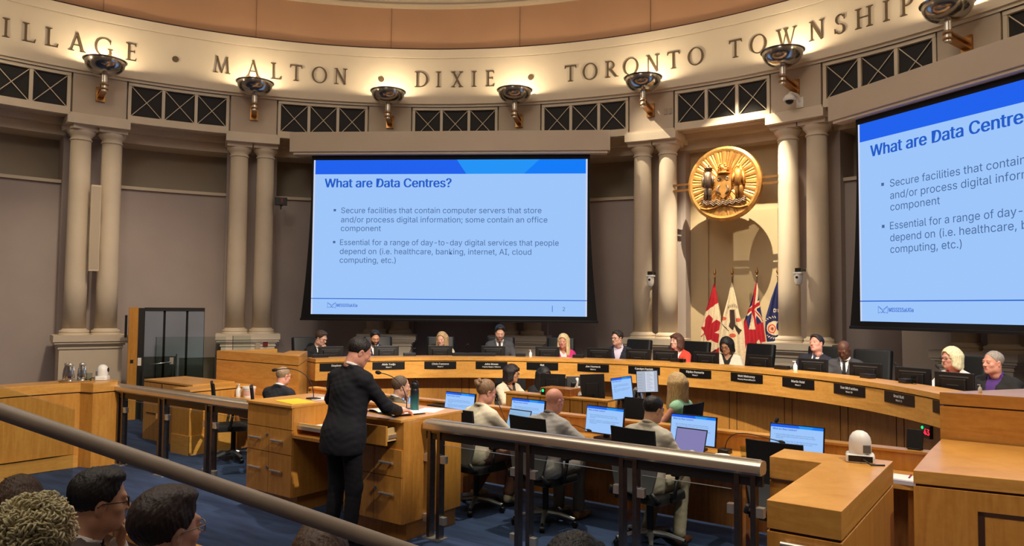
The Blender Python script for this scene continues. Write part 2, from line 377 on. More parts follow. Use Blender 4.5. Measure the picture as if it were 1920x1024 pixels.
# pedestals and columns
side = ['left', 'right']
pair_names = ['far left pair beside the speaker column', 'pair just left of the centre screen', 'pair behind the centre screen nearer its left edge', 'pair behind the centre screen nearer its right edge', 'pair left of the gold crest', 'pair right of the gold crest', 'pair behind the right screen']
colp = [(.255, 1.484), (.255, 1.50), (.235, 1.515), (.245, 1.54), (.235, 1.565), (.205, 1.575), (.186, 1.60), (.184, 2.4), (.180, 3.2), (.174, 4.2), (.167, 5.02), (.185, 5.03), (.185, 5.05), (.17, 5.06), (.17, 5.09), (.19, 5.12), (.225, 5.16), (.235, 5.19), (.235, 5.21)]
col0 = None
for k in range(7):
    a = PB[k]
    pe = thing('column_pedestal', f'cream moulded pedestal under the {pair_names[k]}', 'pedestal', (*pol(a, 10.0), .3), R(-a), 'column pedestals')
    zb_ = -.3 if k == 0 else 0
    b = MB(); b.bbox(-.50, .50, -.27, .36, zb_, .98); b.bbox(-.52, .52, -.29, .36, zb_, .14); b.build('body', M_CREAM, pe)
    b = MB()
    for (w_, d_, z0, z1) in ((.52, .29, .94, .97), (.51, .28, .97, 1.00), (.54, .31, 1.00, 1.03), (.58, .34, 1.03, 1.07), (.60, .36, 1.07, 1.184)): b.bbox(-w_, w_, -d_, .36, z0, z1)
    b.build('cap', M_CREAM, pe)
    for s in range(2):
        aa = a+(-1.444 if s == 0 else 1.444)
        lab = f'{side[s]} smooth cream column of the {pair_names[k]}'
        if col0 is None:
            col0 = thing('column', lab, 'column', (*pol(aa, 10.0), 1.484), 0, 'paired columns')
            q = MB(); q.lathe([(r, z-1.484) for r, z in colp[:7]], n=36); q.build('base', M_CREAM, col0, smooth='auto')
            q = MB(); q.lathe([(r, z-1.484) for r, z in colp[6:11]], n=36); q.build('shaft', M_CREAM, col0, smooth=True)
            q = MB(); q.lathe([(r, z-1.484) for r, z in colp[10:]], n=36); q.bbox(-.235, .235, -.235, .235, 3.726, 3.80); q.build('capital', M_CREAM, col0, smooth='auto')
        else: copy_tree(col0, (*pol(aa, 10.0), 1.484), R(-aa), lab)
    b = MB(); b.band(9.64, 10.42, 5.284, 5.43, a-2.98, a+2.98, 6); b.band(9.66, 10.42, 5.43, 5.475, a-2.8, a+2.8, 6); struct(b.build('trim_8', M_CREAM))

# sconces: steel bowls on brass brackets, each with its own lamp shining up the frieze
where = ['under the letter G at the far left', 'under the second letter of MALTON', 'below the dot between MALTON and DIXIE', 'below the dot between DIXIE and TORONTO', 'under the N of TORONTO', 'under the W of TOWNSHIP', 'at the top right corner']
for k in range(-1, 8):
    a = (k-4.5)*15.905
    if k in (-1, 7):
        light('sconce_lamp', 'POINT', (*pol(a, 9.27), 6.33), (0, 0, 0), 42, (1.0, .79, .52), shadow_soft_size=.05); continue
    t = thing('wall_sconce', f'steel bowl uplight on a brass bracket {where[k]}', 'sconce', (*pol(a, 9.22), 6.36), R(-a), 'frieze uplights')
    b = MB(); pr = []
    for i in range(11): q = i/10*pi/2; pr.append((.045+.285*sin(q), -.25*cos(q)))
    b.lathe(pr+[(.355, .0), (.36, .012), (.345, .016), (.32, .0)]+[(.04+.275*sin(i/10*pi/2), -.235*cos(i/10*pi/2)) for i in range(10, -1, -1)], n=40, cap=False); b.build('bowl', mat('polished_steel', (176, 172, 166), .18, 1.0, var=.05, scale=6), t, smooth='auto')
    b = MB(); b.lathe([(.05, -.38), (.05, -.25), (.06, -.245)], n=20); b.lathe([(.0, -.55), (.05, -.54), (.05, -.40), (.04, -.38)], n=20); b.build('stem', M_STEEL, t, smooth='auto')
    b = MB()
    for z in (-.42, -.50):
        b.lathe([(.065, z-.014), (.07, z), (.065, z+.014)], n=20); b.add(*((lambda P: (P, [(3, 2, 1, 0), (4, 5, 6, 7), (0, 1, 5, 4), (1, 2, 6, 5), (2, 3, 7, 6), (3, 0, 4, 7)]))([(x, y, z+dz+(-.05 if y > .1 else 0)) for dz in (-.016, .016) for x, y in ((-.05, 0), (.05, 0), (.05, .50), (-.05, .50))])))
    b.build('bracket', M_BRASS, t)
    b = MB(); b.bbox(-.075, .075, .46, .52, -.62, -.36); b.build('wall_plate', M_BRASS, t)
    b = MB(); b.sphere((0, 0, -.12), .05); b.build('lamp', emat('lamp_glow', (255, 220, 160), 6), t, smooth=True)
    light('sconce_lamp', 'POINT', (*pol(a, 9.27), 6.33), (0, 0, 0), 42, (1.0, .79, .52), shadow_soft_size=.05)

# ---- roman capitals, thick and thin strokes, built as polygons in a unit-high cell
def stroke(p, q, w_): 
    d = (q[0]-p[0], q[1]-p[1]); L = sqrt(d[0]**2+d[1]**2); n_ = (-d[1]/L*w_/2, d[0]/L*w_/2)
    return [(p[0]+n_[0], p[1]+n_[1]), (p[0]-n_[0], p[1]-n_[1]), (q[0]-n_[0], q[1]-n_[1]), (q[0]+n_[0], q[1]+n_[1])]
def serif(x, y, up, h=.16, st=.062):
    s_ = 1 if up else -1
    return [(x-h, y), (x+h, y), (x+h, y+.028*s_), (x+st+.02, y+.05*s_), (x+st, y+.10*s_), (x-st, y+.10*s_), (x-st-.02, y+.05*s_), (x-h, y+.028*s_)]
def arc(cx, cy, rx, ry, a0, a1, w0, w1, n=24):
    out = []
    for i in range(n):
        A = [R(a0+(a1-a0)*(i+j)/n) for j in (0, 1)]; Q = []
        for t_ in A:
            wd = w0+(w1-w0)*abs(cos(t_))**1.3; Q.append(((cx+(rx)*cos(t_), cy+ry*sin(t_)), (cx+(rx-wd)*cos(t_), cy+(ry-wd*.75)*sin(t_))))
        out.append([Q[0][0], Q[0][1], Q[1][1], Q[1][0]])
    return out
T_, t2 = .105, .05
def stem(x): return [stroke((x, 0), (x, 1), T_), serif(x, 0, True), serif(x, 1, False)]
GL = {
 'I': (.34, stem(.17)),
 'L': (.62, stem(.17)+[[(.1, 0), (.60, 0), (.64, .2), (.6, .2), (.52, .05), (.1, .05)]]),
 'E': (.58, stem(.17)+[[(.1, 0), (.54, 0), (.58, .17), (.55, .17), (.48, .05), (.1, .05)], [(.1, 1), (.53, 1), (.54, .84), (.51, .84), (.46, .95), (.1, .95)], stroke((.2, .53), (.46, .53), .05), stroke((.455, .45), (.455, .61), .035)]),
 'T': (.74, [stroke((.37, 0), (.37, 1), T_), serif(.37, 0, True), [(.0, .82), (.03, .82), (.09, .94), (.65, .94), (.71, .82), (.74, .82), (.72, 1.02), (.68, 1), (.06, 1), (.02, 1.02)]]),
 'A': (.84, [stroke((.14, 0), (.42, 1.02), .055), stroke((.40, 1.02), (.70, 0), .125), stroke((.24, .33), (.6, .33), .045), serif(.14, 0, True, .14, .03), serif(.70, 0, True, .15, .06)]),
 'M': (.98, [stroke((.14, 0), (.22, 1), .04), stroke((.22, 1), (.50, .02), .09), stroke((.50, .02), (.78, 1), .04), stroke((.78, 1), (.86, 0), .095), serif(.16, 0, True, .14, .03), serif(.84, 0, True, .15, .06), [(.12, 1), (.28, 1), (.24, .93)], [(.72, 1), (.86, 1), (.80, .93)]]),
 'N': (.86, [stroke((.16, 0), (.16, 1), .055), stroke((.16, 1), (.70, 0), .125), stroke((.70, 0), (.70, 1), .055), serif(.16, 0, True, .14, .03), serif(.70, 1, False, .14, .03), [(.02, 1), (.24, 1), (.16, .93)]]),
 'W': (1.16, [stroke((.14, 1), (.36, 0), .115), stroke((.36, 0), (.60, 1), .05), stroke((.50, 1), (.76, 0), .115), stroke((.76, 0), (1.02, 1), .05), serif(.14, 1, False, .14, .05), serif(.54, 1, False, .13, .05), serif(1.02, 1, False, .12, .03)]),
 'X': (.82, [stroke((.16, 1), (.66, 0), .125), stroke((.66, 1), (.16, 0), .05), serif(.16, 1, False, .15, .05), serif(.66, 0, True, .15, .05), serif(.66, 1, False, .13, .03), serif(.16, 0, True, .13, .03)]),
 'O': (.94, arc(.47, .5, .47, .52, 0, 360, .05, .125, 40)),
 'G': (.92, arc(.47, .5, .47, .52, 42, 330, .05, .125, 32)+[stroke((.78, .04), (.78, .44), .12), serif(.78, .44, False, .14, .05), [(.76, .70), (.79, .70), (.81, .92), (.76, .92)]]),
 'D': (.86, stem(.17)+arc(.34, .5, .52, .5, -90, 90, .05, .125, 22)+[stroke((.15, .975), (.36, .975), .05), stroke((.15, .025), (.36, .025), .05)]),
 'R': (.78, stem(.17)+arc(.30, .74, .30, .26, -90, 90, .045, .115, 18)+[stroke((.15, .977), (.32, .977), .045), stroke((.15, .50), (.32, .50), .045), stroke((.34, .50), (.70, .02), .125), [(.62, 0), (.84, 0), (.84, .03), (.72, .07)]]),
 'P': (.66, stem(.17)+arc(.30, .72, .32, .28, -90, 90, .045, .115, 18)+[stroke((.15, .977), (.32, .977), .045), stroke((.15, .46), (.32, .46), .045)]),
 'H': (.90, stem(.17)+[[(x+.55, y) for x, y in p_] for p_ in stem(.17)]+[stroke((.17, .53), (.72, .53), .05)]),
 'S': (.60, arc(.30, .745, .24, .265, 30, 255, .05, .10, 20)+arc(.29, .255, .27, .265, -150, 85, .05, .12, 22)+[[(.49, .72), (.52, .72), (.53, .96), (.48, .96)], [(.02, .3), (.05, .3), (.08, .06), (.03, .06)]]),
}
def letter(ch, ang, parent, base=6.59, h=.325):
    wd, polys = GL[ch]; rad = 9.645; b = MB()
    for p_ in polys:
        P = []; n_ = len(p_)
        for dr in (0, -.018):
            for x, y in p_:
                aa = R(ang)+((x-wd/2)*h)/rad; rr = rad+.003+dr
                P.append((rr*sin(aa), rr*cos(aa), base+y*h))
        b.add(P, [tuple(reversed(range(n_))), tuple(range(n_, 2*n_))]+[(i, (i+1) % n_, n_+(i+1) % n_, n_+i) for i in range(n_)])
    o = b.build('letter', M_LETTER); o.parent = parent; o.matrix_parent_inverse = Matrix.Translation(-Vector(parent.location)); return o
words = {'ILLAGE': [-80.31, -78.33, -76.3, -73.95, -71.44, -68.78], 'MALTON': [-59.35, -55.87, -53.34, -51.01, -48.27, -45.74], 'DIXIE': [-35.97, -33.86, -31.54, -29.42, -27.43],
         'TORONTO': [-17.5, -15.1, -12.53, -10.18, -7.61, -5.2, -2.64], 'TOWNSHIP': [1.83, 4.32, 7.31, 10.38, 12.71, 15.02, 17.12, 19.01]}
wl = {'ILLAGE': 'bronze roman capitals ending a place name, cut by the left frame edge', 'MALTON': 'bronze roman capitals spelling MALTON on the curved frieze', 'DIXIE': 'bronze roman capitals spelling DIXIE on the curved frieze', 'TORONTO': 'bronze roman capitals spelling TORONTO on the curved frieze', 'TOWNSHIP': 'bronze roman capitals spelling TOWNSHIP on the curved frieze'}
for wd, angs in words.items():
    t = thing('frieze_lettering', wl[wd], 'lettering', (*pol(sum(angs)/len(angs), 9.64), 6.6), 0, 'frieze words')
    for ch, a in zip(wd, angs):
        edge = max(0, (abs(a+30)-30)/30)
        letter(ch, a, t, base=6.60-.055*edge)
for a, l in ((-64.29, 'between the far left word and MALTON'), (-40.86, 'between MALTON and DIXIE'), (-22.4, 'between DIXIE and TORONTO')):
    b = MB(); M = Matrix.Rotation(pi/2, 3, 'X'); b.lathe([(0, -.012), (.05, -.012), (.058, 0), (.058, .012), (0, .012)], n=20, M=M)
    tag(b.build('frieze_dot', M_LETTER, loc=(*pol(a, 9.643), 6.745), rz=R(-a), smooth='auto'), f'round bronze dot {l}', 'dot', 'frieze dots')

# ---- projection screens
SW, SZ0, SZ1 = 2.72, 1.885, 4.955
SH = SZ1-SZ0
E_BG = emat('slide_pale_blue', (158, 198, 250)); E_BAND = emat('slide_royal_blue', (34, 98, 236)); E_SKY = emat('slide_sky_blue', (38, 148, 246)); E_AZ = emat('slide_azure', (22, 124, 248))
E_TITLE = emat('slide_title_blue', (36, 92, 200)); E_TEXT = emat('slide_text_slate', (74, 104, 152)); E_LINE = emat('slide_line_blue', (40, 96, 204)); E_EDGE = emat('slide_edge_white', (206, 214, 238))
def sx(px): return (px-588)/513*2*SW-SW
def sz(py): return SZ1-(py-299)/292*SH-SZ0                # height above the picture's bottom edge
def slide_panel(parent, eb=1.0):
    b = MB(); b.use(E_BG).quadxz(-SW, SW, 0, sz(326)); b.use(E_BG)
    b.use(E_BAND).polyxz([(-SW, sz(326)), (sx(877), sz(326)), (sx(859), SH), (-SW, SH)])
    b.use(E_SKY).polyxz([(sx(877), sz(326)), (sx(984), sz(326)), (sx(1013), SH), (sx(859), SH)])
    b.use(E_AZ).polyxz([(sx(984), sz(326)), (SW, sz(326)), (SW, SH), (sx(1013), SH)])
    o = b.build('picture', parent=parent)
    return o
TX = [('What are Data Centres?', 610, 849, 351, 16.5, E_TITLE, .045), ('Secure facilities that contain computer servers that store', 642, 1017, 400, 10.5, E_TEXT, 0), ('and/or process digital information; some contain an office', 642, 1028, 417.5, 10.5, E_TEXT, 0), ('component', 642, 718, 434, 10.5, E_TEXT, 0),
      ('Essential for a range of day-to-day digital services that people', 641, 1049, 460.5, 10.5, E_TEXT, 0), ('depend on (i.e. healthcare, banking, internet, AI, cloud', 641, 999, 477.5, 10.5, E_TEXT, 0), ('computing, etc.)', 641, 747, 494, 10.5, E_TEXT, 0)]
def slide_text(parent, foot=True):
    b = MB()
    for (s_, x0, x1, yb, hpx, m, bo) in TX:
        V, F = text_mesh(s_, width=(x1-x0)/513*2*SW, height=hpx/292*SH, thick=bo); b.use(m).add([(v[0]+sx(x0), -.004, v[2]+sz(yb)) for v in V], F)
    for y in (394.5, 455): b.use(E_TEXT).quadxz(sx(627.5), sx(632), sz(y+2.2), sz(y-2.2), -.004)
    o = b.build('slide_lettering', parent=parent)
    b = MB(); b.use(E_LINE).quadxz(-SW, SW, sz(562.4), sz(560.9), -.004)
    b.use(E_LINE).quadxz(sx(1037.7), sx(1038.7), sz(583), sz(571.5), -.004)
    V, F = text_mesh('2', height=7/292*SH); b.use(E_TEXT).add([(v[0]+sx(1057), -.004, v[2]+sz(581)) for v in V], F)
    V, F = text_mesh('MISSISSaUGa', width=39/513*2*SW, height=5.6/292*SH, thick=.03); b.use(E_LINE).add([(v[0]+sx(637), -.004, v[2]+sz(576.8)) for v in V], F)
    lw = .55
    def ln(x0, y0, x1, y1):
        P = stroke((sx(x0), sz(y0)), (sx(x1), sz(y1)), lw/513*2*SW); b.polyxz(P[::-1], -.004)
    for q in ((619.5, 569, 619.5, 579), (619.5, 569, 627, 574), (619.5, 579, 624, 577), (627, 574, 635, 569), (635, 569, 635, 579), (635, 579, 630.5, 577), (619.5, 569, 630.5, 579), (635, 569, 624, 579), (624, 579, 627, 577), (630.5, 579, 627, 577)): ln(*q)
    b.build('slide_footer', parent=parent); return o
slide0 = None
for (a, lab, hl, us) in ((-31.81, 'wide projection screen at centre showing a blue data centre slide', 'long cream screen housing above the centre projection screen', 0), (31.81, 'projection screen at right edge showing the same slide, cut by the frame', 'long cream screen housing above the right projection screen', 1)):
    t = thing('projection_screen', lab, 'screen', (*pol(a, 9.0), SZ0), R(-a), 'projection screens')
    slide_panel(t); slide_text(t)
    bk = MB()                                             # black tensioned border, bowed sides, with thickness
    n_ = 14; L = []; 
    for i in range(n_+1):
        z = -.09+(SH+.18)*i/n_; q = i/n_; wx = SW+.205-.17*(1-(1-q)**2.2) if q < .75 else SW+.205-.17*(1-(.25)**2.2)+.02*(q-.75)
        L.append((wx, z))
    poly = [(x, z) for x, z in L]+[(-x, z) for x, z in reversed(L)]
    P = [(x, .004, z) for x, z in poly]+[(x, .016, z) for x, z in poly]; m_ = len(poly)
    bk.add(P, [tuple(reversed(range(m_)))[::-1], tuple(range(m_, 2*m_))[::-1]]+[(i, m_+i, m_+(i+1) % m_, (i+1) % m_) for i in range(m_)]); bk.build('border', M_BLACKM, t)
    bb = MB(); bb.rbox((0, .01, -.10), (2*SW+.44, .05, .045), .02); bb.build('bottom_bar', M_BLACK, t)
    for s in (-1, 1): e = MB(); e.quadxz(s*SW+(-.001 if s < 0 else -.03), s*SW+(.03 if s < 0 else .001), 0, SH, -.0025); e.build('picture_edge', E_EDGE, t)
    hb = thing('screen_housing', hl, 'screen housing', (*pol(a, 9.0), 5.05), R(-a), 'screen housings')
    q = MB(); q.bbox(-3.17, 3.15, -.16, .12, .045, .44); q.build('casing', MATS['pier_paint'], hb, bevel=.006)
    q = MB(); q.bbox(-3.11, 3.10, -.12, .10, 0, .045); q.build('lower_lip', M_CREAM, hb, bevel=.004)
    for s in (-1, 1): q = MB(); q.bbox(s*2.2-.1, s*2.2+.1, .12, .42, .1, .36); q.build('mounting_bracket', M_CREAM, hb)

# ---- crest
t = thing('crest_medallion', 'large round gold coat of arms medallion hanging between two column pairs', 'crest', (.02, 9.84, 4.355), 0)
b = MB(); P = []; F = []; n_ = 144
prof = [(0, -.03), (.1, -.035), (.3, -.03), (.5, -.03), (.62, -.03)]
for i in range(n_):
    a = 2*pi*i/n_; rdg = (.012 if i % 2 else 0)*(.6+.4*random.random())+(.01 if i % 6 == 0 else 0)
    for r_, y in prof: P.append((r_*cos(a), y-rdg*min(1, r_/.25), r_*sin(a)))
m_ = len(prof)
for i in range(n_):
    j = (i+1) % n_
    for k in range(m_-1): F.append((i*m_+k, i*m_+k+1, j*m_+k+1, j*m_+k))
b.add(P, F); b.build('sunburst_face', M_GOLD, t)
b = MB(); M = Matrix.Rotation(pi/2, 3, 'X'); b.lathe([(.60, .0), (.60, .042), (.64, .05), (.685, .03), (.692, 0), (.692, -.05), (0, -.055)], n=96, M=M); b.build('rim', M_GOLD, t, smooth='auto')
b = MB(); sh = [(-.155, .15), (-.05, .165), (.05, .165), (.155, .15), (.155, -.12), (.11, -.21), (0, -.30), (-.11, -.21), (-.155, -.12)]
P = [(x, -.035, z) for x, z in sh]+[(x*.94, -.075, z*.94) for x, z in sh]; m_ = len(sh)
b.add(P, [tuple(range(m_, 2*m_))[::-1]]+[(i, (i+1) % m_, m_+(i+1) % m_, m_+i) for i in range(m_)]); b.build('shield', M_GOLD, t)
b = MB()
for s in (-1, 1):
    for i in range(8): q = i/7*2*pi; b.sphere((s*.075+.025*cos(q), -.078, .08+.025*sin(q)), (.016, .012, .016), 6, 4)
    b.tube([(s*.06, -.08, -.03), (s*.10, -.085, -.08), (s*.095, -.085, -.15), (s*.045, -.085, -.20)], [.006, .02, .026, .012], 8)
b.build('shield_charge', M_SILVERR, t, smooth=True)
for s, m in ((-1, M_SILVERR), (1, M_GOLD)):
    b = MB(); x = s*.285
    b.sphere((x, -.07, .285), (.035, .035, .045)); b.tube([(x-.03*s, -.06, -.28), (x-.03*s, -.07, -.12), (x, -.075, .0)], [.035, .045, .05]); b.tube([(x+.05*s, -.06, -.28), (x+.045*s, -.07, -.12), (x+.01*s, -.075, .0)], [.035, .045, .05])
    b.tube([(x, -.07, -.06), (x, -.075, .08), (x, -.07, .20), (x, -.065, .25)], [.075, .07, .085, .03], 10)
    b.tube([(x-.06*s, -.07, .19), (x-.10*s, -.085, .08), (x-.10*s, -.09, .0)], [.03, .027, .02]); b.tube([(x+.07*s, -.07, .19), (x+.10*s, -.08, .07), (x+.09*s, -.085, -.05)], [.03, .028, .02])
    if s < 0: b.lathe([(.0, .33), (.07, .315), (.085, .30), (.07, .29)], c=(x, -.07, 0), n=14); b.tube([(x+.01, -.08, .33), (x+.03, -.08, .37)], [.02, .008])
    else: b.tube([(x+.03, -.06, .28), (x+.06, -.06, .15), (x+.10, -.06, -.05)], [.03, .035, .02])
    b.build('supporter_figure', m, t, smooth=True)
b = MB()
for j in range(3):
    pts_ = [(-.42+i*.06, -.06-.012*j, -.33-.035*j+(.03 if i % 2 else -.015)+.05*abs((i-7)/7)**2) for i in range(15)]
    b.tube(pts_, .015, 6)
b.build('wave_mount', M_SILVERR, t, smooth=True)
b = MB(); b.tube([(-.44+i*.04, -.055, -.43-.03*sin(i/22*pi*3)) for i in range(23)], .022, 6); b.build('motto_ribbon', M_GOLD, t, smooth=True)
b = MB()
for i in range(26): q = random.random()*2*pi; r_ = random.random()*.1; b.sphere((r_*cos(q), -.07-.02*random.random(), .27+r_*1.1*sin(q)), .018+.016*random.random(), 6, 4)
b.lathe([(.11, .175), (.12, .19), (.10, .205)], c=(0, -.05, 0), n=14); b.build('crown', M_GOLD, t, smooth=True)
for s in (-1, 1):
    b = MB()
    for z in (.055, -.055): b.bbox(s*.68, s*1.17, .0, .03, z-.02, z+.02)
    b.bbox(s*1.15, s*1.18, -.03, .06, -.13, .13); b.build('side_arm', M_BRASS, t)

# ================================================================== dais and council furniture
def wb(mb, name, m, t, smooth=False, bevel=0):
    """build a part whose points were given in room coordinates, as a child of the thing t"""
    L = Vector(t.location); rz = t.rotation_euler.z; q = Matrix.Rotation(-rz, 3, 'Z')
    mb.v = [tuple(q @ (Vector(v)-L)) for v in mb.v]
    return mb.build(name, m, t, smooth=smooth, bevel=bevel)
A0, A1 = -69.0, 66.0
t = thing('council_dais', 'long curved maple council desk with name plates along its front', 'desk', (*pol(-1.5, 4.9, DC), 0))
b = MB(); b.band(4.665, 5.08, 1.175, 1.23, A0, A1, 80, DC); wb(b, 'top_rail', M_WOOD, t)
b = MB(); b.band(4.70, 5.06, 1.160, 1.176, A0, A1, 80, DC); wb(b, 'shadow_gap', M_GROOVE, t)
b = MB(); b.band(4.675, 5.06, .895, 1.162, A0, A1, 80, DC); wb(b, 'fascia', M_WOOD, t)
b = MB(); b.band(5.0, 5.10, 0, .897, A0, A1, 80, DC); wb(b, 'lower_panel', M_WOODV, t)
for k in range(-6, 7):
    a = -3.5+10.25*k+5.1
    for d in (-.7, .7):
        b = MB(); b.band(4.996, 5.004, 0, .895, a+d-.04, a+d+.04, 1, DC); wb(b, 'panel_seam', M_GROOVE, t)
b = MB(); b.band(5.08, 5.72, 1.0, 1.03, A0+1, A1-1, 60, DC); wb(b, 'worktop', M_WOOD, t)
b = MB()
for a in (-60, -30, 0, 30, 58): b.band(5.10, 5.6, .3, 1.0, a-.25, a+.25, 1, DC)
wb(b, 'support_panel', M_WOODD, t)

# end wings of the dais
def wing(label, poly, z0, z1, gz, nm='dais_wing'):
    t = thing(nm, label, 'partition', (sum(p[0] for p in poly)/len(poly), sum(p[1] for p in poly)/len(poly), 0))
    cx, cy = t.location[:2]
    def ins(d): return [(x+(cx-x)*d, y+(cy-y)*d) for x, y in poly]
    b = MB(); b.prism(poly, gz+.012, z1); wb(b, 'top_rail', M_WOOD, t)
    b = MB(); b.prism(ins(.02), gz-.006, gz+.014); wb(b, 'shadow_gap', M_GROOVE, t)
    b = MB(); b.prism(poly, z0, gz); wb(b, 'panel', M_WOOD, t)
    return t
wing('high maple end wall of the dais at left behind the man in the navy suit', [(-5.69, 3.30), (-3.72, 3.30), (-4.60, 4.16), (-4.88, 4.05), (-4.48, 3.62), (-5.69, 3.62)], 0, 1.34, 1.20)
wing('low maple side wall running back from the left end of the dais', [(-5.69, 3.63), (-5.60, 3.63), (-5.60, 4.35), (-5.69, 4.35)], 0, 1.33, 1.20, 'dais_side_wall')
wing('high maple end wall of the dais at the right edge of the view', [(4.07, 3.30), (6.6, 3.30), (6.6, 3.62), (4.95, 3.62), (5.0, 3.8), (4.62, 4.10)], 0, 1.41, 1.305)

# nameplates
plates = [(-6, 'Stephen', '', 'first from the left'), (-5, 'Alvin Tedjo', 'Ward 2', 'reading Ward 2'), (-4, 'Chris Fonseca', 'Ward 3', 'reading Ward 3'), (-3, 'John Kovac', 'Deputy Mayor / Ward 4', 'reading Deputy Mayor and Ward 4'), (-2, 'Nat', '', 'half hidden behind the woman in black'), (-1, 'Joe Horneck', 'Ward 6', 'above the dark board on the clerk desk'),
          (0, 'Carolyn Parrish', '', 'right of the upright document monitor'), (1, 'Dipika Damerla', 'Ward 7', 'reading Ward 7'), (2, 'Matt Mahoney', 'Deputy Mayor/Ward 8', 'reading Deputy Mayor and Ward 8'), (3, 'Martin Reid', 'Ward 9', 'reading Ward 9'), (4, 'Sue McFadden', 'Ward 10', 'reading Ward 10'), (5, 'Brad Butt', 'Ward 11', 'reading Ward 11'), (6, '', '', 'left blank at the right end')]
M_PLATE = mat('black_plate', (14, 14, 15), .35); M_LETW = mat('white_lettering', (236, 234, 228), .6)
for k, n1, n2, lab in plates:
    a = -3.5+10.25*k
    t = thing('name_plate', f'black name plate on the dais front {lab}', 'name plate', (*pol(a, 4.672, DC), 1.037), R(-a), 'dais name plates')
    b = MB(); b.rbox((0, -.001, .06), (.52, .012, .122), .002); b.build('plate', M_PLATE, t)
    if n1:
        V, F = text_mesh(n1, height=.030, thick=.05, align='CENTER', maxw=.36)
        if n2: V2, F2 = text_mesh(n2, height=.020, thick=.05, align='CENTER', maxw=.34)
        b = MB(); b.add([(v[0], -.0085, v[2]+.068) for v in V], F)
        if n2: b.add([(v[0], -.0085, v[2]+.028) for v in V2], F2)
        b.build('lettering', M_LETW, t)

# monitors standing along the dais (their backs face the room)
def rear_monitor(name='dais_monitor', w_=.42, h_=.24):
    t = thing(name, '', 'monitor')
    b = MB(); b.rbox((0, .01, .115+h_/2), (w_, .03, h_), .012); b.rbox((0, -.014, .105+h_*.45), (w_*.62, .03, h_*.62), .012); b.build('casing', M_BLACK, t, bevel=.003)
    b = MB(); b.bbox(-w_*.37, w_*.37, -.008, -.0045, .115+h_-.052, .115+h_-.037); b.build('vent_strip', mat('vent_grey', (58, 58, 60), .5), t)
    b = MB(); b.bbox(-.06, .06, -.0305, -.0285, .105+h_*.47, .105+h_*.50); b.build('maker_mark', MATS['vent_grey'], t)
    b = MB(); b.bbox(-.03, .03, -.03, .0, .0, .2); b.build('neck', M_BLACK, t)
    b = MB(); b.rbox((0, -.01, .01), (.24, .18, .02), .03); b.build('foot', M_BLACK, t)
    b = MB(); b.bbox(-w_/2+.012, w_/2-.012, .0251, .0262, .115+.012, .115+h_-.012); b.build('display', emat('dais_display', (120, 160, 210), .5), t)
    return t
MA = [(-64.1, 1.0, 'in front of the man resting his chin'), (-54.1, .0, 'in front of the bearded man in glasses'), (-44.2, 0, 'in front of the blond woman in cream'), (-34.3, 0, 'in front of the man in the grey suit'), (-24.1, 0, 'in front of the blond woman in pink'), (-14.4, 0, 'left of the man in the open collar shirt'), (-7.2, 0, 'right of the man in the open collar shirt'), (-2.2, 0, 'in front of the woman in red'), (5.3, 0, 'left of the woman in the white jacket'), (14.8, 0, 'right of the woman in the white jacket'),
      (24.3, -12, 'in front of the man leaning back'), (33.4, -16, 'in front of the bald man in grey'), (41.5, -22, 'in front of the blond woman in white'), (48.5, -26, 'in front of the man in the purple shirt')]
rm0 = None
for a, tw, lab in MA:
    l_ = f'black monitor back on the dais {lab}'
    loc = (*pol(a, 5.26, DC), 1.0305)
    if rm0 is None: rm0 = rear_monitor(); rm0.location = loc; rm0.rotation_euler.z = R(-a-tw); rm0['label'] = l_; rm0['group'] = 'dais monitors'
    else: copy_tree(rm0, loc, R(-a-tw), l_)
    
# gooseneck microphones
def mic(label, loc, pts, group=None, base=(.10, .12, .04), hd=.011):
    t = thing('gooseneck_microphone', label, 'microphone', loc, 0, group)
    b = MB(); b.rbox((0, 0, base[2]/2), base, .01); b.build('base', M_BLACK, t)
    P = [Vector(p) for p in pts]; Q = []
    n_ = 14
    for i in range(n_+1):                                  # bezier through the control points
        u = i/n_; q = [p.copy() for p in P]
        while len(q) > 1: q = [q[j].lerp(q[j+1], u) for j in range(len(q)-1)]
        Q.append(q[0])
    b = MB(); b.tube(Q, .0045, 6); b.build('gooseneck', M_BLACK, t, smooth=True)
    d = (Q[-1]-Q[-2]).normalized(); b = MB(); b.tube([Q[-1]-d*.01, Q[-1]+d*.005, Q[-1]+d*.02, Q[-1]+d*.045, Q[-1]+d*.055], [.005, hd, hd*1.25, hd*1.1, hd*.4], 10); b.build('capsule', M_BLACKM, t, smooth=True)
    return t
for a, tip, lab in ((-40.5, (.16, -.02, .36), 'between the cream and grey councillors'), (-2.2, (.02, .05, .38), 'behind the two monitors beside the woman in red'), (4.8, (.12, .04, .36), 'between the woman in red and the woman in white'), (-50, (.06, .05, .30), 'beside the second monitor from the left'), (39.4, (-.10, .08, .36), 'left of the blond woman in white'), (47.0, (-.12, .10, .38), 'reaching towards the blond woman in white'), (-17.5, (-.1, .06, .3), 'right of the blond woman in pink')):
    mic(f'black gooseneck microphone on the dais {lab}', (*pol(a, 5.32, DC), 1.03), [(0, 0, .03), (0, 0, .22), (tip[0]*.4, tip[1]*.4, .30), tip], 'dais microphones')
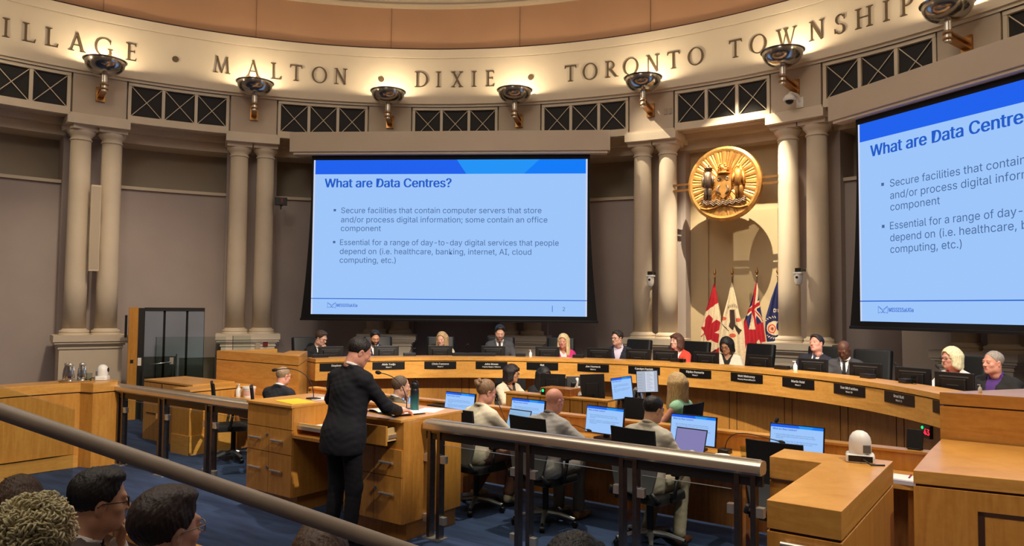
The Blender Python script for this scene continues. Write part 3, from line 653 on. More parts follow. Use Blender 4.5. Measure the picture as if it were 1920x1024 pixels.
for a, w_, lab in ((-40.3, .30, 'right of the blond woman in cream'), (-36.6, .5, 'under the monitor of the man in grey'), (-28.8, .16, 'left of the blond woman in pink'), (-17.6, .18, 'right of the blond woman in pink'), (-50.2, .2, 'right of the bearded man'), (1.6, .22, 'by the arm of the woman in red'), (21.2, .2, 'left of the man leaning back'), (37.0, .16, 'left of the blond woman in white'), (44.0, .12, 'right of the blond woman in white'), (-67.0, .25, 'at the far left end')):
    b = MB(); b.rbox((0, 0, .025), (w_, .10, .05), .008)
    tag(b.build('conference_unit', M_BLACK, loc=(*pol(a, 4.98, DC), 1.231), rz=R(-a)), f'low black conference unit on the dais rail {lab}', 'conference unit', 'dais conference units')
def pump_bottle(label, loc, s=1.0, group='sanitizer pump bottles'):
    t = thing('pump_bottle', label, 'bottle', loc, 0, group)
    b = MB(); b.lathe([(.028*s, 0), (.031*s, .01*s), (.031*s, .07*s), (.022*s, .09*s), (.012*s, .095*s)], n=14); b.build('bottle', M_WHITEP, t, smooth='auto')
    b = MB(); b.lathe([(.014*s, .094*s), (.014*s, .11*s), (.005*s, .112*s), (.005*s, .13*s)], n=10); b.rbox((-.014*s, 0, .134*s), (.05*s, .014*s, .01*s), .003); b.build('pump', M_WHITEP, t)
pump_bottle('small white pump bottle on the dais left of the blond woman in pink', (*pol(-26.9, 4.98, DC), 1.2315), .8)
pump_bottle('small white pump bottle on the dais left of the leaning man', (*pol(23.6, 4.98, DC), 1.2315), .9)
pump_bottle('small white pump bottle on the right end wall before the man in purple', (4.33, 3.46, 1.411), .45)
def glass_cup(label, loc, s=1.0, group='water glasses'):
    b = MB(); b.lathe([(.028*s, 0), (.034*s, .09*s), (.032*s, .09*s), (.026*s, .006*s), (0, .006*s)], n=18)
    tag(b.build('water_glass', M_GLASS, loc=loc, smooth='auto'), label, 'glass', group)
glass_cup('clear water glass on the dais before the woman in red', (*pol(2.6, 4.9, DC), 1.2315))
glass_cup('clear water glass on the dais before the blond woman in white', (*pol(45.3, 5.0, DC), 1.2315))
for a, lab, wx in ((-1.2, 'by the woman in red', .3), (-16.6, 'by the woman in pink', .22), (38.2, 'by the blond woman in white', .2)):
    b = MB(); b.bbox(-wx/2, wx/2, -.06, .06, 0, .004); tag(b.build('paper_sheets', M_PAPER, loc=(*pol(a, 5.5, DC), 1.0305), rz=R(-a+8)), f'white paper sheets on the dais worktop {lab}', 'paper', 'dais papers')

# speech timer under the right end of the dais
t = thing('speech_timer', 'small black timer with red digits and a green lamp under the dais', 'timer', (*pol(53.4, 4.66, DC), .80), R(-53.4))
b = MB(); b.rbox((0, .02, .02), (.15, .04, .13), .006); b.build('housing', M_BLACK, t)
V, F = text_mesh('43', height=.06, thick=.06, align='CENTER'); b = MB(); b.add([(v[0]+.025, -.003, v[2]-.01) for v in V], F); b.build('digits', emat('red_digits', (255, 40, 60), 2.2), t)
b = MB(); b.sphere((-.05, -.003, .055), (.016, .008, .016)); b.build('lamp', emat('green_lamp', (40, 240, 120), 2.0), t, smooth=True)

# ---- chairs
def exec_chair():
    t = thing('executive_chair', '', 'chair')
    b = MB(); M = Matrix.Rotation(R(10), 3, 'X'); b.rbox((0, -.27, .84), (.52, .11, .72), .05, 4, M=M @ Matrix.Rotation(pi/2, 3, 'X') @ Matrix.Rotation(-pi/2, 3, 'X')); o = b.build('backrest', M_LEATHER, t, smooth='auto')
    bv = o.modifiers.new('bevel', 'BEVEL'); bv.width = .035; bv.segments = 4
    b = MB(); b.rbox((0, .02, .45), (.52, .50, .11), .06, 4); o = b.build('seat', M_LEATHER, t, smooth='auto', bevel=.03)
    for s in (-1, 1):
        b = MB(); b.tube([(s*.24, -.16, .42), (s*.31, -.14, .47), (s*.32, -.10, .64), (s*.31, .02, .67), (s*.31, .18, .66)], .022, 8); a_ = b.build('armrest', M_BLACK, t, smooth=True)
    star_base(t, M_BLACK); return t
def star_base(t, m):
    b = MB(); b.lathe([(.03, .09), (.03, .40)], n=12); b.build('gas_lift', M_BLACK, t, smooth='auto')
    b = MB()
    b.lathe([(.045, .075), (.05, .10), (.04, .13)], n=14)
    for i in range(5):
        a = 2*pi*i/5+.3; b.tube([(0, 0, .11), (.15*cos(a), .15*sin(a), .105), (.30*cos(a), .30*sin(a), .075)], [.03, .024, .016], 8)
    b.build('star_base', m, t, smooth='auto')
    for i in range(5):
        a = 2*pi*i/5+.3; b = MB(); M = Matrix.Rotation(a, 3, 'Z') @ Matrix.Rotation(pi/2, 3, 'X')
        b.lathe([(0, -.022), (.026, -.022), (.03, -.012), (.03, .012), (.026, .022), (0, .022)], c=(.30*cos(a), .30*sin(a), .031), n=14, M=M); b.tube([(.30*cos(a), .30*sin(a), .05), (.30*cos(a), .30*sin(a), .085)], .010, 8)
        b.build('caster', M_BLACK, t, smooth='auto')
def task_chair():
    t = thing('task_chair', '', 'chair')
    b = MB(); P = []; F = []; n_ = 10
    for j, z in enumerate(np.linspace(.70, 1.03, 7)):
        for i in range(n_+1):
            x = (i/n_-.5)*.44; P.append((x, -.27+.35*x*x*1.2-.06*(z-.7)+.02*cos((z-.85)*6), z))
    N = n_+1
    P2 = [(x, y-.022, z) for x, y, z in P]; off = len(P)
    for j in range(6):
        for i in range(n_): a = j*N+i; F.append((a, a+1, a+N+1, a+N)); F.append((off+a, off+a+N, off+a+N+1, off+a+1))
    for i in range(n_): F.append((i, off+i, off+i+1, i+1)); a = 6*N+i; F.append((a, a+1, off+a+1, off+a))
    for j in range(6): a = j*N; F.append((a, a+N, off+a+N, off+a)); a = j*N+n_; F.append((a, off+a, off+a+N, a+N))
    b.add(P+P2, F); b.build('backrest', M_FABRICB, t, smooth='auto')
    b = MB(); P = []; F = []
    for j, z in enumerate(np.linspace(.50, .70, 5)):
        for i in range(n_+1): x = (i/n_-.5)*(.36+.1*(z-.5)/.2); P.append((x, -.30+.5*x*x-.10*(.70-z)*0+.02*cos((z-.6)*8), z))
    off = len(P); P2 = [(x, y+.025, z) for x, y, z in P]
    for j in range(4):
        for i in range(n_): a = j*N+i; F.append((a, a+1, a+N+1, a+N)); F.append((off+a, off+a+N, off+a+N+1, off+a+1))
    for i in range(n_): F.append((i, off+i, off+i+1, i+1)); a = 4*N+i; F.append((a, a+1, off+a+1, off+a))
    for j in range(4): a = j*N; F.append((a, a+N, off+a+N, off+a)); a = j*N+n_; F.append((a, off+a, off+a+N, a+N))
    b.add(P+P2, F); b.build('lumbar_shell', M_GREYPL, t, smooth='auto')
    b = MB()
    for s in (-1, 1): b.tube([(s*.20, -.29, .52), (s*.23, -.26, .46), (s*.20, -.12, .42)], .018, 8)
    b.build('back_support', M_DGREY, t, smooth=True)
    b = MB(); b.rbox((0, .0, .44), (.48, .46, .07), .06, 4); b.build('seat', M_FABRICB, t, smooth='auto', bevel=.02)
    for s in (-1, 1):
        b = MB(); b.tube([(s*.20, -.05, .42), (s*.28, -.06, .46), (s*.29, -.03, .64)], .017, 8); a_ = b.build('arm', M_BLACK, t, smooth=True)
        b = MB(); b.rbox((s*.285, .04, .655), (.08, .26, .026), .035, 4); b.build('arm_pad', M_BLACK, a_, bevel=.006)
    star_base(t, M_ALU); return t
ec0 = None
EC = [(-65.3, 6.12, 5, 'behind the man resting his chin'), (-54.0, 6.16, 0, 'behind the bearded man in glasses'), (-43.6, 6.12, 0, 'behind the blond woman in cream'), (-33.5, 6.12, 0, 'behind the man in the grey suit'), (-23.3, 6.12, 0, 'behind the blond woman in pink'), (-11.2, 6.15, -20, 'behind the man in the open collar shirt'), (-1.3, 6.1, -12, 'behind the woman in red'), (9.0, 6.1, -8, 'right of the woman in the white jacket'), (19.0, 6.25, 12, 'behind the man leaning back'), (27.2, 6.1, 20, 'right of the bald man in grey'), (39.6, 6.1, 8, 'behind the blond woman in white'), (47.6, 6.35, 5, 'behind the man in the purple shirt')]
EZ = {-65.3: .0, -1.3: .10, 9.0: .0, -43.6: .01}
for a, r_, tw, lab in EC:
    loc = (*pol(a, r_-.12, DC), .301); rz = R(180-a+tw); l_ = f'black leather executive chair {lab}'
    if ec0 is None: ec0 = exec_chair(); ec0.location = loc; ec0.rotation_euler.z = rz; ec0['label'] = l_; ec0['group'] = 'executive chairs on the dais'
    else: c_ = copy_tree(ec0, loc, rz, l_)
tc0 = None
TC = [(.02, 2.58, -8, 0, 'under the woman with the hair bun'), (.86, 2.58, -8, 0, 'under the bald man in the light grey jacket'), (1.93, 2.60, -8, 0, 'under the dark haired man in the light jacket'), (3.06, 2.70, -4, 0, 'standing empty at the right end of the staff table'), (-4.02, 2.5, -30, 0, 'standing empty at the left end of the staff table'), (-3.2, 2.52, -35, 0, 'under the man in the navy suit'), (-1.13, 2.55, -45, 0, 'under the man in the brown jacket'),
      (.98, 4.02, 170, 0, 'standing empty before the white document screen'), (1.40, 4.28, 85, .10, 'behind the woman in the pale green dress'), (-1.38, 5.06, -150, 0, 'behind the woman in the cream cardigan'), (-.86, 5.52, -170, .06, 'behind the woman in the black jacket')]
for x, y, d, dz, lab in TC:
    l_ = f'black task chair with star base {lab}'
    if tc0 is None: tc0 = task_chair(); tc0.location = (x, y, 0); tc0.rotation_euler.z = R(d); tc0['label'] = l_; tc0['group'] = 'staff task chairs'
    else: copy_tree(tc0, (x, y, 0), R(d), l_)

# ---- staff table with its raised ledge
t = thing('staff_table', 'long straight maple staff table with a raised ledge facing the dais', 'table', (-.4, 3.2, 0))
b = MB(); b.prism([(-4.69, 2.90), (3.95, 2.90), (3.95, 3.46), (-3.66, 3.46), (-3.66, 3.28), (-4.69, 3.28)], .70, .735); wb(b, 'tabletop', M_WOOD, t)
b = MB(); b.bbox(-3.65, 4.05, 3.46, 3.54, .60, .885); wb(b, 'ledge_panel', M_WOODV, t)
b = MB(); b.bbox(-3.67, 4.05, 3.44, 3.58, .885, .905); wb(b, 'ledge_cap', M_WOOD, t)
b = MB(); b.bbox(-4.69, 3.95, 3.22, 3.26, .10, .70); wb(b, 'modesty_panel', M_WOODD, t)
for x in (-4.66, -2.4, -.5, 1.45, 2.62, 3.9):
    b = MB(); b.bbox(x-.02, x+.02, 2.98, 3.22, 0, .70); wb(b, 'leg_panel', M_WOODD, t)
for x0, x1, lab in ((-2.95, -1.85, 'behind the standing man'), (-1.35, -.98, 'behind the teal bottle')):
    b = MB(); b.bbox(x0, x1, 3.34, 3.435, .736, .86); tag(b.build('cable_box', M_BLACKM), f'long black cable box along the staff table ledge {lab}', 'cable box', 'cable boxes')

def slide_small(parent, w_, h_, M=None, text=True, y=-.001):
    """the same slide on a desk screen"""
    sc = Matrix.Diagonal((w_/(2*SW), 1, h_/SH, 1))
    return sc
SL_PIC = [o for o in bpy.data.objects if o.name.startswith('picture') and not o.name.startswith('picture_edge')][0].data
SL_TXT = [o for o in bpy.data.objects if o.name.startswith('slide_lettering')][0].data
E_SCR = {}
def lcd(name, label, loc, rz, tilt=-8, w_=.44, h_=.255, stand=True, roll=0, group=None, content='slide', cat='monitor', zb=.06):
    """a desk monitor whose display faces local -y"""
    t = thing(name, label, cat, loc, rz, group)
    M = Matrix.Translation((0, 0, zb)) @ Matrix.Rotation(R(roll), 4, 'Y') @ Matrix.Rotation(R(tilt), 4, 'X')
    b = MB(); b.rbox((0, .013, h_/2), (w_+.016, .026, h_+.018), .006); b.v = [tuple(M @ Vector(v)) for v in b.v]; b.build('casing', M_BLACK, t)
    if content == 'slide':
        for me, nm, yy in ((SL_PIC, 'display', -.0015), (SL_TXT, 'slide_lettering', -.0022)):
            o = bpy.data.objects.new(nm, me); COL.objects.link(o); o.parent = t; o.matrix_local = M @ Matrix.Translation((0, yy, 0)) @ Matrix.Diagonal((w_/(2*SW), .1, h_/SH, 1))
    elif content == 'doc':
        b = MB(); b.use(emat('document_grey', (176, 184, 200), .95)).quadxz(-w_/2, w_/2, 0, h_, -.001); b.use(emat('document_page', (206, 212, 226), 1)).quadxz(-w_*.08, w_*.34, .01, h_*.96, -.0014)
        b.use(emat('document_ink', (112, 118, 136), 1))
        for i in range(13):
            z = h_*.9-i*h_*.066; b.quadxz(-w_*.02, w_*(.16+.12*((i*7) % 3)/2), z, z+h_*.012, -.0018)
            if i % 2: b.quadxz(-w_*.46, -w_*.24, z, z+h_*.010, -.0018)
        b.v = [tuple(M @ Vector(v)) for v in b.v]; b.build('display', None, t)
    else:
        b = MB(); b.use(content).quadxz(-w_/2, w_/2, 0, h_, -.001); b.v = [tuple(M @ Vector(v)) for v in b.v]; b.build('display', None, t)
    if stand:
        yk = .028+abs(sin(R(tilt)))*h_*.55
        b = MB(); b.bbox(-.03, .03, yk, yk+.025, 0, zb+h_*.5); b.build('neck', M_BLACK, t)
        b = MB(); b.rbox((0, yk, .008), (.22, .16, .016), .03); b.build('foot', M_BLACK, t)
    return t
def laptop(label, loc, rz, content, w_=.31, h_=.20, open_=20, group='laptops'):
    t = thing('laptop', label, 'laptop', loc, rz, group)
    b = MB(); b.rbox((0, -.11, .009), (w_, .22, .016), .01); b.build('keyboard_deck', M_DGREY, t)
    M = Matrix.Translation((0, 0, .016)) @ Matrix.Rotation(R(-open_), 4, 'X')
    b = MB(); b.rbox((0, .004, h_/2+.008), (w_, .008, h_+.014), .004); b.v = [tuple(M @ Vector(v)) for v in b.v]; b.build('lid', M_BLACK, t)
    if content == 'slide':
        for me, nm, yy in ((SL_PIC, 'display', -.0012), (SL_TXT, 'slide_lettering', -.0018)):
            o = bpy.data.objects.new(nm, me); COL.objects.link(o); o.parent = t; o.matrix_local = M @ Matrix.Translation((0, yy, .008)) @ Matrix.Diagonal(((w_-.016)/(2*SW), .1, h_/SH, 1))
    else:
        b = MB(); b.use(content).quadxz(-w_/2+.008, w_/2-.008, .008, h_+.004, -.0012)
        if content is MATS.get('document_blue'):
            b.use(emat('document_rule', (110, 150, 190), 1))
            for i in range(12): b.quadxz(-w_*.42, w_*(.1+.25*((i*5) % 4)/3), h_*.88-i*h_*.065, h_*.888-i*h_*.065, -.0016)
        b.v = [tuple(M @ Vector(v)) for v in b.v]; b.build('display', None, t)
    return t
G_M = 'staff table monitors'
lcd('desk_monitor', 'desk monitor with the blue slide beside the teal bottle', (-.76, 3.22, .736), R(-2), group=G_M)
lcd('desk_monitor', 'desk monitor with the blue slide between the bun and the bald man', (.19, 3.22, .736), R(-3), group=G_M)
lcd('desk_monitor', 'desk monitor with the blue slide right of the bald man', (1.14, 3.20, .736), R(-6), group=G_M)
lcd('desk_monitor', 'desk monitor with the blue slide right of the dark haired man', (2.07, 3.20, .736), R(-3), group=G_M)
lcd('desk_monitor', 'desk monitor with the blue slide at the right end beside an empty chair', (3.0, 3.20, .736), R(-2), group=G_M)
laptop('open laptop with a pale blue page between two staff chairs', (.17, 3.06, .736), R(-6), emat('document_blue', (150, 190, 228), .9))
laptop('open laptop with a violet screen before the dark haired man', (2.10, 3.04, .736), R(-6), emat('violet_page', (142, 136, 190), .85))
laptop('open laptop with the blue slide before the man in navy', (-2.98, 3.22, .736), R(-30), 'slide', open_=14)
laptop('open laptop with the blue slide left of the man in brown', (-1.62, 3.20, .736), R(-8), 'slide', open_=14)
mic('black gooseneck microphone between the bottle monitor and the bun', (-.30, 3.30, .736), [(.25, -.1, .03), (.18, -.08, .12), (.06, -.02, .30), (-.05, 0, .36)], 'staff table microphones')
mic('black gooseneck microphone bent before the bald man', (.80, 3.10, .736), [(0, 0, .03), (0, 0, .16), (.1, -.06, .14), (.26, -.08, .11)], 'staff table microphones')
mic('black gooseneck microphone arched beside the empty right chair', (2.36, 3.26, .736), [(0, 0, .03), (.02, 0, .26), (.25, 0, .2), (.5, -.05, .17)], 'staff table microphones')
mic('black gooseneck microphone at the left edge of the right end monitor', (2.74, 3.36, .736), [(0, -.05, .03), (0, 0, .15), (.02, .0, .25), (.04, .02, .30)], 'staff table microphones', hd=.014)
glass_cup('clear water glass on the staff table beside the arched microphone', (2.55, 3.22, .736))
b = MB(); b.lathe([(.03, 0), (.062, .012), (.066, .02), (.05, .016), (0, .01)], n=20); tag(b.build('white_saucer', M_WHITEP, loc=(2.40, 3.08, .736), smooth='auto'), 'small white saucer on the staff table near the rail', 'saucer')
t = thing('tub', 'white plastic tub with a label at the left end of the staff table', 'tub', (-4.50, 3.06, .736))
b = MB(); b.lathe([(.075, 0), (.088, .12), (.09, .13)], n=24); b.build('body', M_WHITEP, t, smooth='auto')
b = MB(); b.lathe([(.096, .125), (.096, .148), (.085, .152), (0, .152)], n=24); b.build('lid', M_WHITEP, t, smooth='auto')
b = MB(); b.lathe([(.081, .03), (.0875, .10)], n=24, cap=False); b.build('label_band', mat('pink_label', (216, 176, 160), .6, var=.2, scale=40), t)
pump_bottle('white pump bottle beside the white tub', (-4.66, 3.0, .736), 1.3)
pump_bottle('white pump bottle behind the right corner counter', (3.48, 3.38, .736), 1.1)
t = thing('tablet_stand', 'dark tablet standing on the ledge near the speech timer', 'tablet', (3.86, 3.52, .9055), R(-8))
b = MB(); b.v = []; b.rbox((0, 0, .085), (.125, .012, .16), .008); M = Matrix.Rotation(R(-12), 4, 'X'); b.v = [tuple(M @ Vector(v)) for v in b.v]; b.build('tablet', M_BLACK, t)
b = MB(); b.rbox((0, .03, .006), (.10, .10, .012), .01); b.build('stand', M_BLACK, t)
t = thing('paper_stack', 'stack of white papers with a pink pen beside the corner counter', 'paper', (3.83, 3.02, .736), R(-5))
b = MB(); b.bbox(-.14, .14, -.12, .12, 0, .03); b.build('sheets', mat('lilac_paper', (206, 200, 214), .8), t)
b = MB(); b.bbox(-.06, .13, -.10, .09, .031, .034); b.build('top_sheet', M_PAPER, t)
b = MB(); b.tube([(.06, -.02, .039), (.05, .10, .039)], .006, 6); b.build('pen', mat('magenta_pen', (150, 40, 90), .4), t)

# ---- clerk's desk in the middle of the floor
t = thing('clerk_desk', 'maple clerk desk with a seamed front panel in the middle of the floor', 'desk', (-.1, 4.7, 0))
b = MB(); b.bbox(-.89, .56, 4.33, 4.37, .02, .945); wb(b, 'front_panel', M_WOODV, t)
b = MB(); b.bbox(-.91, .58, 4.32, 4.50, .945, .965); wb(b, 'front_cap', M_WOOD, t)
for x in (-.55, -.36, .07, .24, .45):
    b = MB(); b.bbox(x-.004, x+.004, 4.327, 4.333, .02, .945); wb(b, 'panel_seam', M_GROOVE, t)
b = MB(); b.bbox(.52, .56, 4.37, 5.1, .02, .72); wb(b, 'end_panel', M_WOODD, t)
b = MB(); b.bbox(-1.2, .56, 4.37, 5.0, .70, .735); wb(b, 'worktop', M_WOOD, t)
b = MB(); b.bbox(-.38, .05, 4.36, 4.62, .966, 1.055); wb(b, 'raised_shelf', M_WOODD, t)
b = MB(); b.bbox(-.2, .06, 4.5, 4.95, .88, .90); b.bbox(.0, .04, 4.55, 4.9, .735, .88); wb(b, 'equipment_shelf', M_WOODD, t)
t = thing('signal_lamp', 'round green signal lamp on the clerk desk front shelf', 'lamp', (-.33, 4.352, 1.005))
b = MB(); b.bbox(-.025, .025, -.012, .006, -.045, .04); b.build('housing', M_BLACK, t)
b = MB(); b.sphere((0, -.014, .015), (.018, .008, .018)); b.build('lamp', MATS['green_lamp'], t, smooth=True)
def back_screen(name, label, loc, rz, w_, h_, tilt, cat='monitor', roll=0):
    t = thing(name, label, cat, loc, rz)
    M = Matrix.Translation((0, 0, .02)) @ Matrix.Rotation(R(roll), 4, 'Y') @ Matrix.Rotation(R(tilt), 4, 'X')
    b = MB(); b.rbox((0, 0, h_/2), (w_, .022, h_), .006); b.rbox((0, -.018, h_*.45), (w_*.5, .025, h_*.5), .006); b.v = [tuple(M @ Vector(v)) for v in b.v]; b.build('casing', M_BLACK, t)
    b = MB(); b.rbox((0, .0, .01), (w_*.5, .14, .02), .02); b.bbox(-.02, .02, -.03, -.01, 0, h_*.4); b.build('stand', M_BLACK, t)
    return t
back_screen('control_panel', 'small black control panel on the ledge just left of the standing man', (-3.28, 3.515, .9055), R(10), .17, .19, -8, cat='control panel')
back_screen('clerk_monitor', 'black monitor back before the woman in the black jacket', (-.42, 4.70, .966), R(14), .34, .21, -6)
back_screen('phone_display', 'black desk phone display beside a white handset on the clerk desk', (-.10, 4.76, .90), R(40), .24, .26, -10)
back_screen('portrait_monitor', 'tall dark monitor back turned upright on the clerk desk', (.20, 4.66, .85), R(14), .31, .36, -6, roll=-4)
t = thing('desk_phone', 'white desk phone with a raised handset on the clerk desk', 'phone', (-.03, 4.62, .9665))
b = MB(); b.add([(-.07, -.07, 0), (.09, -.07, 0), (.09, .09, 0), (-.07, .09, 0), (-.07, -.06, .03), (.09, -.06, .03), (.06, .09, .10), (-.04, .09, .10)], [(3, 2, 1, 0), (4, 5, 6, 7), (0, 1, 5, 4), (1, 2, 6, 5), (2, 3, 7, 6), (3, 0, 4, 7)]); b.build('body', M_WHITEP, t)
b = MB(); b.tube([(0, .03, .10), (0, .06, .15), (0, .04, .20)], [.018, .013, .02], 8); b.build('handset', M_WHITEP, t, smooth=True)
b = MB(); b.bbox(-.03, .06, -.072, -.07, .005, .028); b.build('keypad', M_GREYPL, t)
lcd('desk_monitor', 'tilted monitor with the blue slide on the clerk desk', (.55, 4.78, .70), R(14), tilt=-14, w_=.25, h_=.255, roll=-10, zb=.25, stand=True)
lcd('desk_monitor', 'upright monitor showing a grey document before the dais', (.83, 4.88, .70), R(14), tilt=-6, w_=.25, h_=.25, roll=-4, zb=.34, content='doc')
t = thing('side_table', 'small dark table with papers beside the clerk desk', 'table', (.98, 4.75, 0))
b = MB(); b.bbox(.575, 1.45, 4.55, 5.15, .665, .70); wb(b, 'tabletop', M_WOODD, t)
for x in (.62, 1.40):
    b = MB(); b.bbox(x-.02, x+.02, 4.6, 5.1, 0, .665); wb(b, 'leg_panel', M_WOODD, t)
for i, (x, y) in enumerate(((.70, 4.64), (1.05, 4.66))):
    b = MB(); b.bbox(-.15, .15, -.08, .08, 0, .012); tag(b.build('paper_sheets', M_PAPER, loc=(x, y, .7005), rz=.3+i*.4), ('white papers under the tilted slide monitor', 'white papers under the document monitor')[i], 'paper', 'clerk papers')
def jug(label, loc, s=1.0, group='steel jugs'):
    t = thing('steel_jug', label, 'jug', loc, rng.random()*.5, group, s)
    b = MB(); b.lathe([(.052, 0), (.056, .01), (.055, .08), (.048, .15), (.036, .185), (.034, .20)], n=22); b.build('body', M_CHROME, t, smooth='auto')
    b = MB(); b.lathe([(.036, .20), (.038, .212), (.03, .226), (.012, .232), (.0, .24)], n=18); b.build('lid', M_STEEL, t, smooth='auto')
    b = MB(); b.tube([(.034, 0, .19), (.075, 0, .185), (.085, 0, .13), (.078, 0, .07), (.054, 0, .05)], .007, 8); b.build('handle', M_STEEL, t, smooth=True)
    b = MB(); b.tube([(-.034, 0, .195), (-.055, 0, .21)], [.014, .008], 8); b.build('spout', M_STEEL, t, smooth=True)
jug('steel vacuum jug behind the tilted slide monitor, left of two', (.42, 5.02, .70), 1.6, 'clerk desk jugs'); jug('steel vacuum jug behind the tilted slide monitor, right of two', (.62, 5.06, .70), 1.6, 'clerk desk jugs')

# ---- lectern
t = thing('lectern', 'wide maple lectern with two drawer cabinets before the standing man', 'lectern', (-.9, 1.7, 0))
b = MB(); b.prism([(-2.0, 1.28), (-1.27, 1.28), (-1.27, 1.96), (-.52, 1.96), (-.52, 1.28), (.21, 1.28), (.21, 2.12), (-2.0, 2.12)], 1.035, 1.06); wb(b, 'top', M_WOOD, t, bevel=.003)
def cab(x0, x1, nm, parts):
    b = MB(); b.bbox(x0, x1, 1.315, 2.10, .16, 1.035); o = wb(b, nm, M_WOODV, t)
    b = MB(); b.bbox(x0+.03, x1-.03, 1.40, 2.06, 0, .16); wb(b, 'plinth', M_WOODV, t)
    for (a, b_, z0, z1, kind, hx, lock) in parts:
        q = MB(); q.bbox(a+.004, b_-.004, 1.298, 1.316, z0+.004, z1-.004); dr = wb(q, kind, M_WOODV, t)
        if hx:
            h = MB(); h.tube([(hx[0], 1.272, hx[2]), (hx[1], 1.272, hx[2])], .011, 8); h.bbox(hx[0]+.015, hx[0]+.03, 1.272, 1.30, hx[2]-.006, hx[2]+.006); h.bbox(hx[1]-.03, hx[1]-.015, 1.272, 1.30, hx[2]-.006, hx[2]+.006)
            L = Vector(t.location); h.v = [tuple(Vector(v)-L) for v in h.v]; h.build('handle', M_STEEL, dr, smooth='auto')
        if lock:
            h = MB(); h.lathe([(.0, -.014), (.016, -.012), (.017, 0)], c=(lock[0]-t.location[0], 1.297-t.location[1], lock[1]), n=12, M=Matrix.Rotation(-pi/2, 3, 'X').inverted() @ Matrix.Rotation(pi, 3, 'X') if False else Matrix.Rotation(-pi/2, 3, 'X')); h.build('lock', M_CHROME, dr, smooth='auto')
cab(-2.0, -1.275, 'left_cabinet', [(-2.0, -1.275, .815, 1.035, 'apron', None, None), (-2.0, -1.64, .57, .815, 'drawer', (-1.94, -1.75, .70), (-1.66, .745)), (-1.64, -1.275, .57, .815, 'drawer', (-1.58, -1.40, .70), None),
     (-2.0, -1.64, .16, .57, 'door', (-1.94, -1.75, .40), (-1.65, .42)), (-1.64, -1.275, .16, .57, 'door', (-1.58, -1.40, .40), None)])
cab(-.52, .21, 'right_cabinet', [(-.52, -.13, .56, .80, 'drawer', None, None), (-.13, .21, .56, .80, 'drawer', (-.04, .12, .68), None), (-.52, -.13, .16, .56, 'door', (-.46, -.30, .37), None), (-.13, .21, .16, .56, 'door', (-.04, .13, .41), (-.10, .44))])
b = MB(); b.bbox(-1.275, -.52, 1.90, 1.93, .02, .76); b.bbox(-1.275, -.52, 1.97, 2.10, .02, 1.035); wb(b, 'knee_panel', M_WOODD, t)
for i in range(5):
    b = MB(); b.bbox(-1.02+i*.03, -1.005+i*.03, 1.892, 1.90, .30, .62); wb(b, 'vent_slot', M_GROOVE, t)
b = MB(); b.bbox(-1.275, -.52, 1.30, 1.97, .745, .775); wb(b, 'knee_shelf', M_WOODV, t)
def open_drawer(x0, x1, yf, yb, z0, z1):
    b = MB(); b.bbox(x0, x1, yf-.02, yf, z0, z1); d = wb(b, 'open_drawer', M_WOODV, t); L = Vector(t.location)
    def sub(q, nm, m): q.v = [tuple(Vector(v)-L) for v in q.v]; return q.build(nm, m, d)
    q = MB(); q.bbox(x0+.012, x0+.026, yf, yb, z0+.02, z1-.02); q.bbox(x1-.026, x1-.012, yf, yb, z0+.02, z1-.02); q.bbox(x0+.012, x1-.012, yf, yb, z0+.02, z0+.03); sub(q, 'drawer_box', mat('pale_birch', (222, 190, 130), .5))
    for a_, c_ in ((x1-.012, x1-.002), (x0+.002, x0+.012)): q = MB(); q.bbox(a_, c_, yf+.02, yb, z0+.055, z0+.085); sub(q, 'slide_rail', M_STEEL)
    return d, sub
b = MB(); b.bbox(-.76, -.735, 1.34, 1.84, .80, .965); d = wb(b, 'pull_out_tray', M_WOODV, t); L_ = Vector(t.location)
for (x0, x1, y0, y1, z0, z1, nm, m) in ((-1.272, -.76, 1.37, 1.385, .82, .885, 'tray_side', 'pale_birch'), (-1.272, -.76, 1.79, 1.805, .82, .93, 'tray_side', 'pale_birch'), (-1.272, -.76, 1.385, 1.79, .82, .83, 'tray_floor', 'pale_birch'), (-1.272, -.76, 1.355, 1.37, .825, .86, 'slide_rail', 'brushed_steel'), (-1.15, -.80, 1.40, 1.75, .831, .862, 'tray_papers', 'white_paper')):
    q = MB(); q.bbox(x0-L_.x, x1-L_.x, y0-L_.y, y1-L_.y, z0, z1); q.build(nm, MATS.get(m) or mat('pale_birch', (222, 190, 130), .5), d)
d, sub = open_drawer(-.50, .13, 1.20, 1.60, .845, 1.01)
q = MB(); q.rbox((-.18, 1.32, .965), (.46, .14, .02), .01)
for r_ in range(4):
    for c_ in range(14): q.bbox(-.40+c_*.031, -.375+c_*.031, 1.262+r_*.031, 1.287+r_*.031, .974, .981)
sub(q, 'keyboard', M_BLACK)
q = MB(); q.bbox(-.46, .10, 1.20, 1.315, .865, .955); sub(q, 'keyboard_tray', M_BLACKM)
mic('black gooseneck microphone arching over the left of the lectern', (-1.55, 1.78, 1.0605), [(0, 0, .02), (0, 0, .20), (-.12, -.05, .36), (-.36, -.2, .30)], 'lectern microphones', base=(.14, .10, .012), hd=.015)
mic('black gooseneck microphone beside the teal bottle on the lectern', (-.22, 1.80, 1.0605), [(0, 0, .02), (0, 0, .18), (-.05, -.04, .32), (-.26, -.10, .34)], 'lectern microphones', base=(.12, .09, .012), hd=.015)
t = thing('water_bottle', 'tall insulated bottle shading from black to teal on the lectern', 'bottle', (-.045, 1.72, 1.0605))
